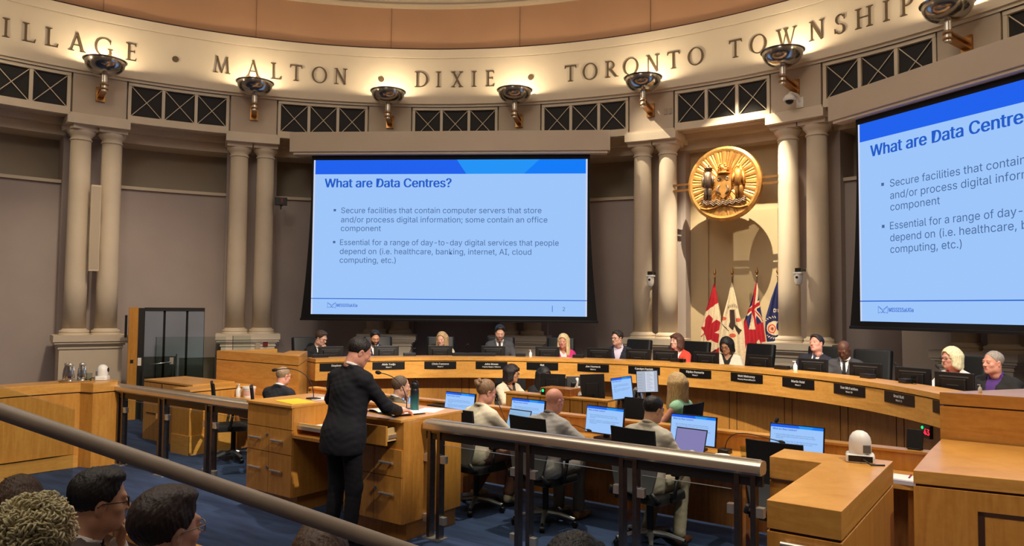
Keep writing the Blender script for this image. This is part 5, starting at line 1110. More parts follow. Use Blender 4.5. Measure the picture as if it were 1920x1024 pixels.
# ================================================================== people
class SDF:
    """distance field on a grid; smooth unions; surface extracted by surface nets"""
    def __init__(s, lo, hi, h):
        s.h = h; s.lo = np.array(lo, float)-2*h; n = np.ceil((np.array(hi)+2*h-s.lo)/h).astype(int)+1
        s.n = n; s.D = np.full(n, .4, np.float32); s.ax = [s.lo[i]+h*np.arange(n[i]) for i in range(3)]
    def _sl(s, lo, hi, pad):
        a = np.clip(np.floor((np.array(lo)-pad-s.lo)/s.h).astype(int), 0, s.n); b = np.clip(np.ceil((np.array(hi)+pad-s.lo)/s.h).astype(int)+1, 0, s.n)
        if (b <= a).any(): return None, None
        sl = tuple(slice(a[i], b[i]) for i in range(3))
        return sl, (s.ax[0][sl[0]][:, None, None], s.ax[1][sl[1]][None, :, None], s.ax[2][sl[2]][None, None, :])
    def _u(s, sl, d, k, op):
        D = s.D[sl]
        if op == 'add':
            if k > 0: h = np.clip(.5+.5*(D-d)/k, 0, 1); D[:] = D*(1-h)+d*h-k*h*(1-h)
            else: np.minimum(D, d, out=D)
        else:
            if k > 0: h = np.clip(.5-.5*(D+d)/k, 0, 1); D[:] = D*(1-h)-d*h+k*h*(1-h)
            else: np.maximum(D, -d, out=D)
    def cap(s, a, b, ra, rb=None, k=.02, op='add'):
        rb = ra if rb is None else rb; a = np.array(a, float); b = np.array(b, float); r = max(ra, rb)
        sl, X = s._sl(np.minimum(a, b)-r, np.maximum(a, b)+r, k+2*s.h)
        if sl is None: return s
        v = b-a; L = v@v+1e-12; p = [X[i]-a[i] for i in range(3)]
        t = np.clip((p[0]*v[0]+p[1]*v[1]+p[2]*v[2])/L, 0, 1)
        d = np.sqrt((p[0]-t*v[0])**2+(p[1]-t*v[1])**2+(p[2]-t*v[2])**2)-(ra+(rb-ra)*t)
        s._u(sl, d, k, op); return s
    def ell(s, c, r, Rm=None, k=.02, op='add'):
        c = np.array(c, float); r = np.array(r, float); R_ = r.max() if Rm is not None else r
        sl, X = s._sl(c-R_, c+R_, k+2*s.h)
        if sl is None: return s
        p = [X[i]-c[i] for i in range(3)]
        if Rm is not None: p = [sum(Rm[j][i]*p[j] for j in range(3)) for i in range(3)]
        k0 = np.sqrt(sum((p[i]/r[i])**2 for i in range(3))); k1 = np.sqrt(sum((p[i]/r[i]**2)**2 for i in range(3)))+1e-9
        s._u(sl, k0*(k0-1)/k1, k, op); return s
    def fn(s, f, k=0.0, op='sub'):
        X = (s.ax[0][:, None, None], s.ax[1][None, :, None], s.ax[2][None, None, :]); d = f(*X)
        s._u((slice(None),)*3, np.broadcast_to(d, s.D.shape), k, op); return s
    def warp(s, f):
        X = (s.ax[0][:, None, None], s.ax[1][None, :, None], s.ax[2][None, None, :]); s.D += f(*X).astype(np.float32); return s
    def mesh(s):
        D = s.D; neg = D < 0
        c = np.zeros(np.array(D.shape)-1, np.int8)
        O = [(i, j, k) for i in (0, 1) for j in (0, 1) for k in (0, 1)]
        sh = c.shape
        for (i, j, k) in O: c += neg[i:i+sh[0], j:j+sh[1], k:k+sh[2]]
        act = (c > 0) & (c < 8); idx = np.argwhere(act)
        if len(idx) == 0: return np.zeros((0, 3)), np.zeros((0, 4), int)
        vid = np.full(sh, -1, int); vid[act] = np.arange(len(idx))
        val = {o: D[idx[:, 0]+o[0], idx[:, 1]+o[1], idx[:, 2]+o[2]] for o in O}
        P = np.zeros((len(idx), 3)); cnt = np.zeros(len(idx))
        for a in O:
            for ax in range(3):
                if a[ax] == 0:
                    b = list(a); b[ax] = 1; b = tuple(b); va, vb = val[a], val[b]; m = (va < 0) != (vb < 0)
                    t = np.where(m, va/(va-vb+1e-12), 0); q = np.tile(np.array(a, float), (len(idx), 1)); q[:, ax] += t; P[m] += q[m]; cnt[m] += 1
        V = s.lo+(idx+P/cnt[:, None])*s.h; Q = []
        for ax in range(3):
            u, w_ = (ax+1) % 3, (ax+2) % 3
            A = [slice(None)]*3; A[ax] = slice(0, -1); B = [slice(None)]*3; B[ax] = slice(1, None)
            n0, n1 = neg[tuple(A)], neg[tuple(B)]; e = np.argwhere(n0 != n1)
            e = e[(e[:, u] > 0) & (e[:, w_] > 0) & (e[:, u] < sh[u]) & (e[:, w_] < sh[w_])]
            if len(e) == 0: continue
            def g(du, dw): q = e.copy(); q[:, u] += du; q[:, w_] += dw; return vid[q[:, 0], q[:, 1], q[:, 2]]
            q = np.stack([g(-1, -1), g(0, -1), g(0, 0), g(-1, 0)], 1); f = n0[e[:, 0], e[:, 1], e[:, 2]]
            q[~f] = q[~f][:, ::-1]; q = q[(q >= 0).all(1)]; Q.append(q)
        return V, np.concatenate(Q)
def mesh_np(name, V, Q, mats, mi=None, parent=None, M=None):
    me = bpy.data.meshes.new(name); V = np.asarray(V, np.float32); Q = np.asarray(Q, np.int32)
    me.vertices.add(len(V)); me.vertices.foreach_set('co', V.ravel()); n_ = Q.shape[1]
    me.loops.add(Q.size); me.loops.foreach_set('vertex_index', Q.ravel()); me.polygons.add(len(Q)); me.polygons.foreach_set('loop_start', np.arange(0, Q.size, n_, dtype=np.int32))
    me.polygons.foreach_set('loop_total', np.full(len(Q), n_, np.int32))
    for m in mats: me.materials.append(m)
    if mi is not None: me.polygons.foreach_set('material_index', np.asarray(mi, np.int32))
    me.polygons.foreach_set('use_smooth', np.ones(len(Q), bool)); me.update(calc_edges=True); me.validate()
    o = bpy.data.objects.new(name, me); COL.objects.link(o)
    if parent: o.parent = parent
    return o
def mb_np(mb):
    """triangles/quads of a MB padded to quads"""
    Q = []
    for f in mb.f:
        if len(f) == 4: Q.append(f)
        elif len(f) == 3: Q.append((f[0], f[1], f[2], f[2]))
    return np.array(mb.v), Q

# --- heads: modelled once (woman / man), in head space: origin between the ears at eye height, +y to the front
HEADS = {}
def head_mesh(kind, h):
    key = (kind, h)
    if key in HEADS: return HEADS[key]
    f = kind == 'f'; g = SDF((-.10, -.13, -.23), (.10, .14, .14), h)
    g.ell((0, -.012, .034), (.074, .094, .086), k=.0); g.ell((0, .026, -.032), (.060 if f else .062, .066, .082), k=.03)
    g.ell((0, .040, -.082), (.040 if f else .047, .044, .034), k=.03); g.ell((0, .072, -.100), (.017 if f else .022, .016, .014), k=.018)
    for s in (-1, 1):
        g.ell((s*.040, .058, -.026), (.022, .020, .020), k=.02); g.ell((s*.052, .005, -.068), (.014, .035, .026), k=.025)
        g.ell((s*.071, -.008, -.012), (.008, .017, .030), k=.006); g.ell((s*.076, -.004, .004), (.006, .016, .016), k=.006); g.ell((s*.079, .0, -.008), (.005, .008, .014), k=.003, op='sub')
    if not f: g.cap((-.036, .080, .022), (.036, .080, .022), .011, k=.014)
    else: g.cap((-.03, .077, .022), (.03, .077, .022), .009, k=.014)
    for s in (-1, 1): g.ell((s*.031, .094, .003), (.019, .016, .011), k=.010, op='sub')
    g.cap((0, .084, .014), (0, .103 if f else .107, -.028), .007, .0115, k=.012)
    for s in (-1, 1): g.ell((s*.011, .096, -.031), (.0085, .009, .0075), k=.006)
    g.cap((-.017, .081, -.060), (.017, .081, -.060), .008, k=.012); g.cap((-.012, .088, -.057), (.012, .088, -.057), .0055, k=.005); g.cap((-.011, .087, -.068), (.011, .087, -.068), .0065, k=.005)
    g.cap((-.022, .090, -.0625), (.022, .090, -.0625), .0018, k=.003, op='sub')
    for s in (-1, 1):
        g.ell((s*.031, .077, .003), (.0155, .0135, .0125), k=.002)                       # eyeball with lids
        g.cap((s*.031-.013, .088, .0075), (s*.031+.013, .088, .0075), .0035, k=.004)
    g.cap((0, -.022, -.06), (0, -.026, -.125), .049 if f else .056, .048 if f else .055, k=.03)
    V, Q = g.mesh(); c = V[Q].mean(1); mi = np.zeros(len(Q), int)
    lip = (abs(c[:, 0]) < .022) & (c[:, 1] > .078) & (c[:, 2] > -.0745) & (c[:, 2] < -.0525+.004*np.cos(c[:, 0]*140)); mi[lip] = 1
    for s in (-1, 1):
        d2 = ((c[:, 0]-s*.031)/.0125)**2+((c[:, 2]-.0010)/.0045)**2; fr = c[:, 1] > .080
        mi[(d2 < 1) & fr] = 2; di = (c[:, 0]-s*.031)**2+(c[:, 2]-.002)**2; mi[(di < .0058**2) & fr & (d2 < 1.1)] = 3
    HEADS[key] = (V, Q, mi); return HEADS[key]
HAIRS = {}
def hair_mesh(style, h):
    key = (style, h)
    if key in HAIRS: return HAIRS[key]
    g = SDF((-.15, -.19, -.34), (.15, .13, .17), h)
    shell = dict(short=((0, -.014, .042), (.0835, .103, .092)), combed=((0, -.014, .042), (.0835, .1035, .093)), balding=((0, -.022, .018), (.082, .098, .080)), receding=((0, -.020, .036), (.083, .100, .091)), cropped=((0, -.014, .036), (.0775, .0975, .088)))
    def face(z0=.082, y0=.018, sl=.62):
        g.fn(lambda x, y, z: np.maximum(y0+sl*np.maximum(0, z)+.12*np.abs(x)-y, z-z0+.25*np.abs(x)), .010)
    if style in shell:
        c, r = shell[style]; g.ell(c, r, k=0)
        if style == 'combed': g.ell((.012, .028, .102), (.056, .050, .022), k=.03)
        if style == 'short': g.ell((0, .04, .098), (.055, .045, .024), k=.025)
        face(.086 if style != 'receding' else .112, .018, .62 if style != 'receding' else .40)
        if style == 'balding': g.ell((0, .015, .100), (.062, .10, .060), k=.01, op='sub')
        g.fn(lambda x, y, z: np.maximum(z+.086-1.0*np.maximum(0, y+.06)+0*x, -1.0+0*x), .0)
        for s in (-1, 1):
            g.ell((s*.082, .006, -.020), (.024, .030, .038), k=.006, op='sub')
        g.fn(lambda x, y, z: np.maximum(np.maximum(z-.005, .012-y), -.2+0*x), .006)
    elif style == 'thintop':
        g.ell((0, -.014, .038), (.081, .101, .089), k=0); g.ell((.0, .02, .135), (.045, .075, .018), k=.006, op='sub'); face(.100, .018, .48)
        g.fn(lambda x, y, z: z+.086-1.0*np.maximum(0, y+.06)+0*x, .0)
        for s in (-1, 1): g.ell((s*.082, .006, -.020), (.024, .030, .038), k=.006, op='sub')
        g.fn(lambda x, y, z: np.maximum(np.maximum(z-.005, .012-y), -.2+0*x), .006)
    elif style in ('bob', 'bobvol', 'long', 'longblond', 'midlong'):
        vol = .006 if style in ('bobvol', 'longblond') else 0
        g.ell((0, -.014, .042), (.088+vol, .106+vol, .096+vol), k=0)
        L = dict(bob=-.10, bobvol=-.095, long=-.27, longblond=-.25, midlong=-.17)[style]
        for s in (-1, 1):
            g.cap((s*.070, .012, .02), (s*(.078+vol), .022, L+.02), .030, .026, k=.03); g.cap((s*.075, -.03, .02), (s*(.084+vol), -.02, L), .036, .032, k=.03)
            g.cap((s*.05, -.07, .02), (s*.055, -.075, L), .045, .036, k=.04)
        g.cap((0, -.085, .02), (0, -.085, L), .048, .038, k=.04)
        if style == 'bob': g.cap((-.045, .070, .070), (.045, .070, .070), .022, k=.02); g.cap((-.04, .086, .048), (.04, .086, .048), .010, k=.012)
        zf = .058 if style == 'bob' else .074
        g.fn(lambda x, y, z: np.maximum(np.maximum(np.abs(x)-.052-.012*np.sin(z*20), .020-y), z-zf+1.1*np.maximum(0, np.abs(x)-.028)), .010)
        g.ell((0, -.02, -.15), (.05, .06, .12), k=.01, op='sub')
    elif style == 'bun':
        g.ell((0, -.016, .040), (.081, .102, .092), k=0); g.ell((-.005, -.105, .068), (.045, .040, .042), k=.015); g.cap((-.04, -.12, .085), (.03, -.125, .06), .020, k=.01); g.cap((-.01, -.10, .11), (.035, -.11, .095), .016, k=.012)
        face(.084, .018, .60); g.fn(lambda x, y, z: z+.075-.75*np.maximum(0, y+.07)+0*x, .0)
        for s in (-1, 1): g.ell((s*.082, .006, -.020), (.024, .026, .036), k=.006, op='sub')
    fr = 46 if 'long' in style or 'bob' in style or 'mid' in style else 34
    am = .0022 if fr == 46 else .0009
    g.warp(lambda x, y, z: am*np.sin(fr*np.arctan2(x, -(y+.02))+9*np.sin(z*22))+.0011*np.sin(x*210+5*np.sin(z*60))*np.sin(y*190+4*np.sin(z*45))+.0016*np.sin(x*52+4*np.sin(y*31))*np.sin(y*47+z*38)+0*z)
    HAIRS[key] = g.mesh(); return HAIRS[key]
def curly_hair():
    b = MB(); r_ = random.Random(3)
    for i in range(900):
        u = r_.uniform(-.42, 1); a = r_.uniform(0, 2*pi); q = sqrt(max(0, 1-u*u)); d = Vector((q*cos(a), q*sin(a), u))
        if d.y > .45 and d.z < .45: continue
        rad = r_.uniform(.094, .122); c = Vector((d.x*rad*.98, d.y*rad*1.06-.015, d.z*rad*1.0+.03)); t1 = d.orthogonal().normalized(); t2 = d.cross(t1); ph = r_.uniform(0, 6.28); R_ = r_.uniform(.008, .014); turns = r_.uniform(1.2, 2.2)
        t1, t2 = t1*cos(ph)+t2*sin(ph), t2*cos(ph)-t1*sin(ph)
        pts = [c+(t1*cos(k/10*turns*6.28)+d*.9*sin(k/10*turns*6.28))*R_+t2*(k/10-.5)*.026 for k in range(11)]
        b.tube(pts, [.0022+.0022*sin(k/10*pi) for k in range(11)], 5)
    b.sphere((0, -.015, .03), (.096, .104, .10), 20, 14)
    return b
# --- hands
HANDS = {}
def hand_mesh(pose, h=.0032):
    """right hand, wrist at origin, fingers to +y, palm to -z, thumb to -x"""
    if pose in HANDS: return HANDS[pose]
    g = SDF((-.11, -.05, -.13), (.08, .21, .06), h)
    bend = dict(flat=(8, 14, 10), rest=(24, 28, 18), fist=(72, 88, 55), curl=(46, 58, 40))[pose]
    g.cap((0, -.04, 0), (0, .01, 0), .024, .026, k=.01)
    xs = (-.030, -.010, .010, .029); ln = (.070, .078, .073, .058); yb = (.088, .092, .088, .078)
    for i in range(4):
        g.cap((xs[i]*.55, .008, 0), (xs[i], yb[i], .002), .0145, .0115, k=.014)
    for i in range(4):
        p = np.array((xs[i], yb[i], .001)); a = 0; spread = (-.10, -.02, .05, .13)[i]
        for j, fr in enumerate((.46, .30, .24)):
            a += R(bend[j]+(i-1.5)*2); L = ln[i]*fr; q = p+np.array((spread*cos(a)*L, cos(a)*L, -sin(a)*L)); r0 = (.0092, .0084, .0076)[j]; g.cap(p, q, r0, r0-.0008, k=.003); p = q
    g.cap((-.016, .018, -.006), (-.048, .050, -.016), .0145, .0110, k=.012)
    tp = dict(flat=(-.066, .086, -.018), rest=(-.058, .086, -.030), fist=(-.030, .088, -.046), curl=(-.048, .090, -.044))[pose]
    mid = tuple((np.array((-.048, .050, -.016))+np.array(tp))/2+np.array((-.006, 0, 0))); g.cap((-.048, .050, -.016), mid, .0108, .0098, k=.004); g.cap(mid, tp, .0098, .0082, k=.003)
    HANDS[pose] = g.mesh(); return HANDS[pose]

def skin(name, c): 
    m = mat(name, c, .5, var=.06, scale=22, spec=.35); return m
LIP = {}
def cloth_m(name, c, v=.05, rough=.85, sc=60): return mat(name, c, rough, var=v, scale=sc, bump=.15)
M_EYEW = mat('eye_white', (214, 206, 198), .3); M_IRIS = mat('eye_dark', (34, 24, 20), .25)
def rotm(v): return np.array(v)
def person(label, head, floor, torso_a, head_a, sex='m', pose='sit', lean=4, side=0, pitch=0, roll=0, skinc=('fair_skin', (214, 164, 138)), hair=('short', 'brown_hair', (60, 44, 34)), top=None, hands=None, legs=('charcoal_trousers', (40, 40, 44)), shoes=('black_shoe', (20, 18, 18)), glasses=None, girth=1.0, lod=.006, hs=1.0, beard=None, group=None, brow=None, hem=None, elbow_out=(.5, .5), feet=None, hscale=(1, 1, 1)):
    """head = room position of the head centre; torso_a / head_a = facing bearings in degrees (0 = +y, clockwise)"""
    Rz = Matrix.Rotation(R(-torso_a), 3, 'Z'); sitting = pose == 'sit'
    f = sex == 'f'; hipz = .55 if sitting else .93
    la, sl = R(lean), R(side)
    Sv = Vector((sin(sl), sin(la)*cos(sl), cos(la)*cos(sl))).normalized(); X = Vector((1, 0, 0)); X = (X-Sv*X.dot(Sv)).normalized(); Fv = Sv.cross(X)*-1
    Fv = X.cross(Sv)*-1
    if Fv.y < 0: Fv = -Fv
    TL = .50 if not f else .48
    P0 = Vector((0, -.06 if sitting else 0, hipz))
    T = lambda x, y, s_: P0+X*x+Fv*y+Sv*s_
    nb = T(0, -.012, TL); mid = (Sv+Vector((0, 0, 1))).normalized()
    hrot = Matrix.Rotation(R(-(head_a-torso_a)), 3, 'Z') @ Matrix.Rotation(R(roll), 3, 'Y') @ Matrix.Rotation(R(-pitch), 3, 'X')
    hd0 = nb+mid*.125+Vector((0, .025, 0)); hd = hd0+hrot @ Vector((0, .028, .022))
    sc = (head[2]-floor)/hd.z; sc = max(.93, min(1.09, sc)); dz = head[2]-floor-hd.z*sc
    root = Vector(head)-Rz @ Vector((hd.x*sc, hd.y*sc, 0)); root.z = floor
    t = thing('person', label, 'person', root, R(-torso_a), group, sc)
    off = Vector((0, 0, dz/sc))                                   # remaining height difference: a deeper or higher seat
    if abs(off.z) > 1e-4:
        P0 = P0+off; nb = nb+off; hd = hd+off
    sw = (.158 if f else .176)*(1+(girth-1)*.35); gy = girth
    sk = skin(*skinc); lipm = mat('lip_'+skinc[0], tuple(int(v*k) for v, k in zip(skinc[1], (.90, .76, .76))), .45)
    sh = [T(-sw, -.005, TL-.090), T(sw, -.005, TL-.090)]
    hands = hands or [None, None]; AL, FL = (.285, .255) if not f else (.265, .24)
    arms = []
    inv = Rz.inverted()
    for i, s in enumerate((-1, 1)):
        hp = hands[i]
        if hp is None: hp = dict(p=(s*.17, .30 if sitting else .02, .68+0 if sitting else .78), d=(-s*.3, 1, -.05) if sitting else (0, .15, -1), n=(0, 0, -1) if sitting else (-s, 0, 0), pose='rest')
        if hp.get('at') == 'chin':
            hp = dict(p=tuple(hd+hrot @ Vector((s*.022, .088, -.185))), d=tuple(hrot @ Vector((-s*.12, .10, 1))), n=tuple(hrot @ Vector((0, -1, .1))), pose=hp.get('pose', 'curl'), abs=1, pole=(s*.5, .1, -1))
        w_ = Vector(hp['p'])+(off if not hp.get('abs') else Vector())
        if hp.get('world'): w_ = (inv @ (Vector(hp['p'])-root))/sc
        dvec = w_-sh[i]; L = dvec.length
        if L > AL+FL-.004: w_ = sh[i]+dvec*((AL+FL-.004)/L); dvec = w_-sh[i]; L = dvec.length
        c_ = (AL*AL+L*L-FL*FL)/(2*L); hh = sqrt(max(0, AL*AL-c_*c_)); dn = dvec/L
        po = Vector(hp.get('pole', (s*elbow_out[i], -.35, -1))); po = (po-dn*po.dot(dn)).normalized()
        el = sh[i]+dn*c_+po*hh; fd = Vector(hp['d'])
        if hp.get('world'): fd = inv @ fd
        arms.append((sh[i], el, w_, fd.normalized(), Vector(hp['n']) if not hp.get('world') else inv @ Vector(hp['n']), hp.get('pose', 'rest')))
    if sitting:
        K = [(Vector((s*.10, .0, .53))+off*.5, Vector((s*.12, .40, .52)), Vector((s*.12, .40 if not feet else feet[i][1], .09))) for i, s in enumerate((-1, 1))]
        if feet: K = [(k[0], k[1], Vector(feet[i])) for i, k in enumerate(K)]
    else:
        K = [(Vector((s*.095, 0, .90)), Vector((s*.105, .025, .49)), Vector((s*.115, -.02, .085))) for s in (-1, 1)]
        if feet: K = [(k[0], (k[0]+Vector(feet[i]))/2+Vector((0, .03, 0)), Vector(feet[i])) for i, k in enumerate(K)]
    def torso(g, e, k=.05):
        m = np.array([X[:], Fv[:], Sv[:]]).T
        g.ell(T(0, 0, .0), (.160*gy+e, .118*gy+e, .12+e), m, k=.0); g.ell(T(0, .012*gy, .15), (.140*gy+e, .105*gy+e, .13+e), m, k=k); g.ell(T(0, .004, .31), (.152*(1+(gy-1)*.6)+e, .108*(1+(gy-1)*.7)+e, .15+e), m, k=k)
        g.cap(T(-sw*.86, -.008, TL-.082), T(sw*.86, -.008, TL-.082), .050+e, k=k); 
        for s in (-1, 1): g.cap(T(s*.045, -.015, TL-.012), T(s*sw*.8, -.012, TL-.066), .034+e, .040+e, k=.04)
        if f:
            for s in (-1, 1): g.ell(T(s*.068, .082, .295), (.058+e, .055+e, .058+e), m, k=.035)
    lo = Vector((-.62, -.55, -.02)); hi = Vector((.62, .80, hd.z+.02))
    # ---- body: one continuous mesh (torso, limbs, neck) with the head and hands
    h_ = .015 if lod > .0045 else .012
    g = SDF(lo, hi, h_); torso(g, -.012)
    hb = hd+hrot @ Vector((0, -.022, -.085)); g.cap(nb-Sv*.015, hb, .046 if f else .052, .047 if f else .054, k=.014)
    for (a, e_, w_, fd, nn, ps) in arms: g.cap(a, e_, .042, .036, k=.03); g.cap(e_, w_, .036, .025, k=.015)
    for (a, kk, an) in K:
        g.cap(a, kk, .070, .046, k=.04); g.cap(kk, kk.lerp(an, .35), .044, .047, k=.01); g.cap(kk.lerp(an, .35), an, .052, .034, k=.02)
        g.cap(an+Vector((0, -.02, -.03)), an+Vector((0, .13, -.055)), .034, .028, k=.02)
    V, Q = g.mesh(); parts = [(V, Q, np.zeros(len(Q), int))]
    HV, HQ, Hm = head_mesh(sex, lod); Hs = np.array(hscale)*hs
    hm = np.array(hrot); place = lambda v: (np.asarray(v)*Hs) @ hm.T+np.array(hd)
    keep = HV[:, 2] > -.40; parts.append((place(HV), HQ, Hm))
    for i, (a, e_, w_, fd, nn, ps) in enumerate(arms):
        hv, hq = hand_mesh(ps); s = -1 if i == 0 else 1
        yv = fd; zv = -(nn-yv*nn.dot(yv)).normalized(); xv = yv.cross(zv); v = hv.copy()*(.92 if f else 1.0)
        if i == 0: v[:, 0] *= -1; hq = hq[:, ::-1]
        v = v @ np.array([xv[:], yv[:], zv[:]])+np.array(w_); parts.append((v, hq, np.zeros(len(hq), int)))
    o_ = 0; VV = []; QQ = []; MM = []
    for (v, q, m) in parts: VV.append(v); QQ.append(q+o_); MM.append(m); o_ += len(v)
    body = mesh_np('body', np.concatenate(VV), np.concatenate(QQ), [sk, lipm, M_EYEW, M_IRIS], np.concatenate(MM), t)
    # ---- hair, brows, glasses, beard
    if hair:
        hmtl = mat(hair[1], hair[2], .55, var=.35, scale=9, stretch=(14, 14, 1.5), bump=.5)
        if hair[0] == 'curly': hv, hq = mb_np(curly_hair())
        elif hair[0] == 'bald': hv = None
        else: hv, hq = hair_mesh(hair[0], lod if lod < .005 else .007)
        if hv is not None: mesh_np('hair', place(hv), np.array(hq), [hmtl], None, t)
    bm_ = mat(*(brow or (hair[1], hair[2]))) if hair else sk
    g2 = MB()
    for s in (-1, 1): g2.tube([(s*.014, .0895, .0185), (s*.030, .0895, .0235), (s*.046, .079, .0195)], [.0026, .0032, .0018], 6)
    v, q = mb_np(g2); q = [x for x in q]; mesh_np('eyebrows', place(v), np.array(q), [bm_], None, t)
    if beard:
        g3 = SDF((-.08, .0, -.14), (.08, .13, -.02), lod); g3.ell((0, .040, -.084), (.0535, .0500, .0430), k=0); g3.ell((0, .030, -.06), (.0665, .0700, .060), k=.01)
        g3.fn(lambda x, y, z: z+.050-.030*(np.abs(x)/.06)**2+0*y, .0, 'sub') if False else None
        g3.fn(lambda x, y, z: -(z+.044-.9*np.maximum(0, np.abs(x)-.035)+0*y), .0); g3.ell((0, .095, -.0625), (.024, .03, .012), k=.003, op='sub')
        v, q = g3.mesh()
        if len(q): mesh_np('beard', place(v), q, [mat(*beard)], None, t)
    if glasses:
        g4 = MB(); gm = mat(glasses, dict(black_frame=(18, 16, 18), brown_frame=(96, 60, 40), red_frame=(120, 30, 36), clear_frame=(150, 140, 130))[glasses], .3)
        for s in (-1, 1):
            pts = []
            for i in range(17): a = 2*pi*i/16; pts.append((s*.033+.0235*np.sign(cos(a))*abs(cos(a))**.7, .1005-.22*max(0, abs(s*.033+.0235*cos(a))-.03), .0005+.0175*np.sign(sin(a))*abs(sin(a))**.7))
            g4.tube(pts, .0021, 6, cap=False); g4.tube([(s*.056, .094, .005), (s*.074, .06, .006), (s*.080, -.002, .004), (s*.080, -.018, -.008)], .002, 6)
        g4.tube([(-.010, .1015, .004), (0, .104, .006), (.010, .1015, .004)], .002, 6)
        v, q = mb_np(g4); mesh_np('glasses', place(v), np.array(q), [gm], None, t)
    # ---- clothes
    top = dict(top or {}); kind = top.get('kind', 'suit'); ch = .011 if lod < .0055 else .013
    neck0 = SDF
    def cut_neck(g, r_=.062, s0=TL+.004):
        a = T(0, .012, s0); b_ = hb+(hb-a)*.3; g.cap(a, b_, r_-.006, r_, k=.004, op='sub')
    def vcut(g, depth, half, yf=.0):
        m = np.array([X[:], Fv[:], Sv[:]]); o0 = np.array(P0)
        def ff(x, y, z):
            p = [x-o0[0], y-o0[1], z-o0[2]]; lx = sum(m[0][i]*p[i] for i in range(3)); ly = sum(m[1][i]*p[i] for i in range(3)); ls = sum(m[2][i]*p[i] for i in range(3))
            return np.maximum(np.maximum(np.abs(lx)-half*np.clip((ls-(TL-depth))/depth, -.2, 1.4), yf-ly), (TL-depth)-ls)
        g.fn(ff, .003)
    def sleeves(g, e, upto=.97, up=None):
        for (a, e_, w_, fd, nn, ps) in arms:
            if up is not None: g.cap(a, a.lerp(e_, up), .050+e, .046+e, k=.035); continue
            g.cap(a, e_, .050+e, .044+e, k=.035); g.cap(e_, e_.lerp(w_, upto), .044+e, .033+e, k=.02)
    if kind in ('suit', 'jacket', 'cardigan'):
        sm = cloth_m(*top.get('shirt', ('white_shirt', (226, 224, 220))))
        g = SDF(lo, hi, ch); torso(g, .004)
        if kind == 'suit' or top.get('collar', False):
            for i in range(14):
                a = 2*pi*i/14; b_ = 2*pi*(i+1)/14; q = lambda a: nb+X*(.058*sin(a))+Fv*(.058*cos(a)+.006)+Sv*(.022-.020*cos(a))
                g.cap(q(a), q(b_), .013, k=.006)
        cut_neck(g, .048 if kind == 'suit' else .056)
        if kind != 'suit': vcut(g, top.get('sdepth', .09), .075)
        for (a, e_, w_, fd, nn, ps) in arms: g.cap(e_.lerp(w_, .75), w_.lerp(e_, -.03), .033, .033, k=.01)
        V, Q = g.mesh(); mesh_np('shirt' if kind == 'suit' else 'blouse', V, Q, [sm], None, t)
        jm = cloth_m(*top['color']); g = SDF(lo, hi, ch); e = .016; torso(g, e); sleeves(g, .008, .95)
        m = np.array([X[:], Fv[:], Sv[:]]).T
        if not f:
            for s in (-1, 1): g.cap(T(s*.082*gy, 0, .04), T(s*.090*gy, .004, .33), .088*gy**.5, .088*gy**.5, k=.05)
            g.cap(T(-sw*.9, -.010, TL-.085), T(sw*.9, -.010, TL-.085), .068, k=.03)
        if hem:
            g.ell(T(0, -.0, -.09), (.186*gy+e, .134*gy+e, .24), m, k=.06); g.fn(lambda x, y, z: z-(P0.z-hem)+0*x+0*y, .004)
        dep = top.get('depth', .25)
        for s in (-1, 1):
            g.cap(T(s*.070, .045, TL-.005), T(s*.010, .132*gy if not f else .145, TL-dep), .017, .013, k=.008); g.cap(T(s*.066, -.045, TL+.010), T(s*.072, .03, TL), .016, .016, k=.01)
        g.cap(T(-.06, -.052, TL+.012), T(.06, -.052, TL+.012), .017, k=.01)
        cut_neck(g, .060); vcut(g, dep, .062 if not top.get('open') else .085, .0)
        if sitting or hem: g.fn(lambda x, y, z: np.maximum(np.maximum(np.abs(x-.004-(P0.x))-.0045, y*0+z-(P0.z+TL-dep)), (P0.y+.085+(z-P0.z)*sin(la))-y), .002)
        g.warp(lambda x, y, z: .0022*np.sin(x*38+6*np.sin(z*17))*np.sin(z*46+5*np.sin(y*19))+.0012*np.sin(z*95+8*np.sin(x*12)))
        V, Q = g.mesh(); mesh_np('jacket' if kind != 'cardigan' else 'cardigan', V, Q, [jm], None, t)
        if top.get('tie'):
            g5 = MB(); P = []
            for s_, w2 in ((TL-.012, .016), (TL-.045, .014), (TL-.14, .022), (TL-.225, .027)):
                y = .118 if s_ < TL-.1 else (.062 if s_ > TL-.03 else .092); y += .010
                for xx in (-w2, w2): P.append(T(xx, y*(.5+.5*gy), s_))
            P2 = [p-Fv*.012 for p in P]; n_ = len(P)
            g5.add(P+P2, [(2*i, 2*i+2, 2*i+3, 2*i+1) for i in range(n_//2-1)]+[(n_+2*i, n_+2*i+1, n_+2*i+3, n_+2*i+2) for i in range(n_//2-1)]+[(2*i, n_+2*i, n_+2*i+2, 2*i+2) for i in range(n_//2-1)]+[(2*i+1, 2*i+3, n_+2*i+3, n_+2*i+1) for i in range(n_//2-1)])
            g5.build('tie', cloth_m(*top['tie']), t)
    else:                                                        # sleeveless dress, shirt or knit
        g = SDF(lo, hi, ch); torso(g, .009)
        if kind != 'sleeveless': sleeves(g, .004, .95)
        if kind == 'shirt':
            for i in range(14):
                a = 2*pi*i/14; b_ = 2*pi*(i+1)/14; q = lambda a: nb+X*(.060*sin(a))+Fv*(.058*cos(a)+.004)+Sv*(.014-.010*cos(a)); g.cap(q(a), q(b_), .014, k=.008)
        cut_neck(g, .056); 
        if top.get('depth'): vcut(g, top['depth'], .06)
        if kind == 'sleeveless':
            for (a, e_, w_, fd, nn, ps) in arms: g.cap(a.lerp(e_, .25), e_, .062, k=.01, op='sub')
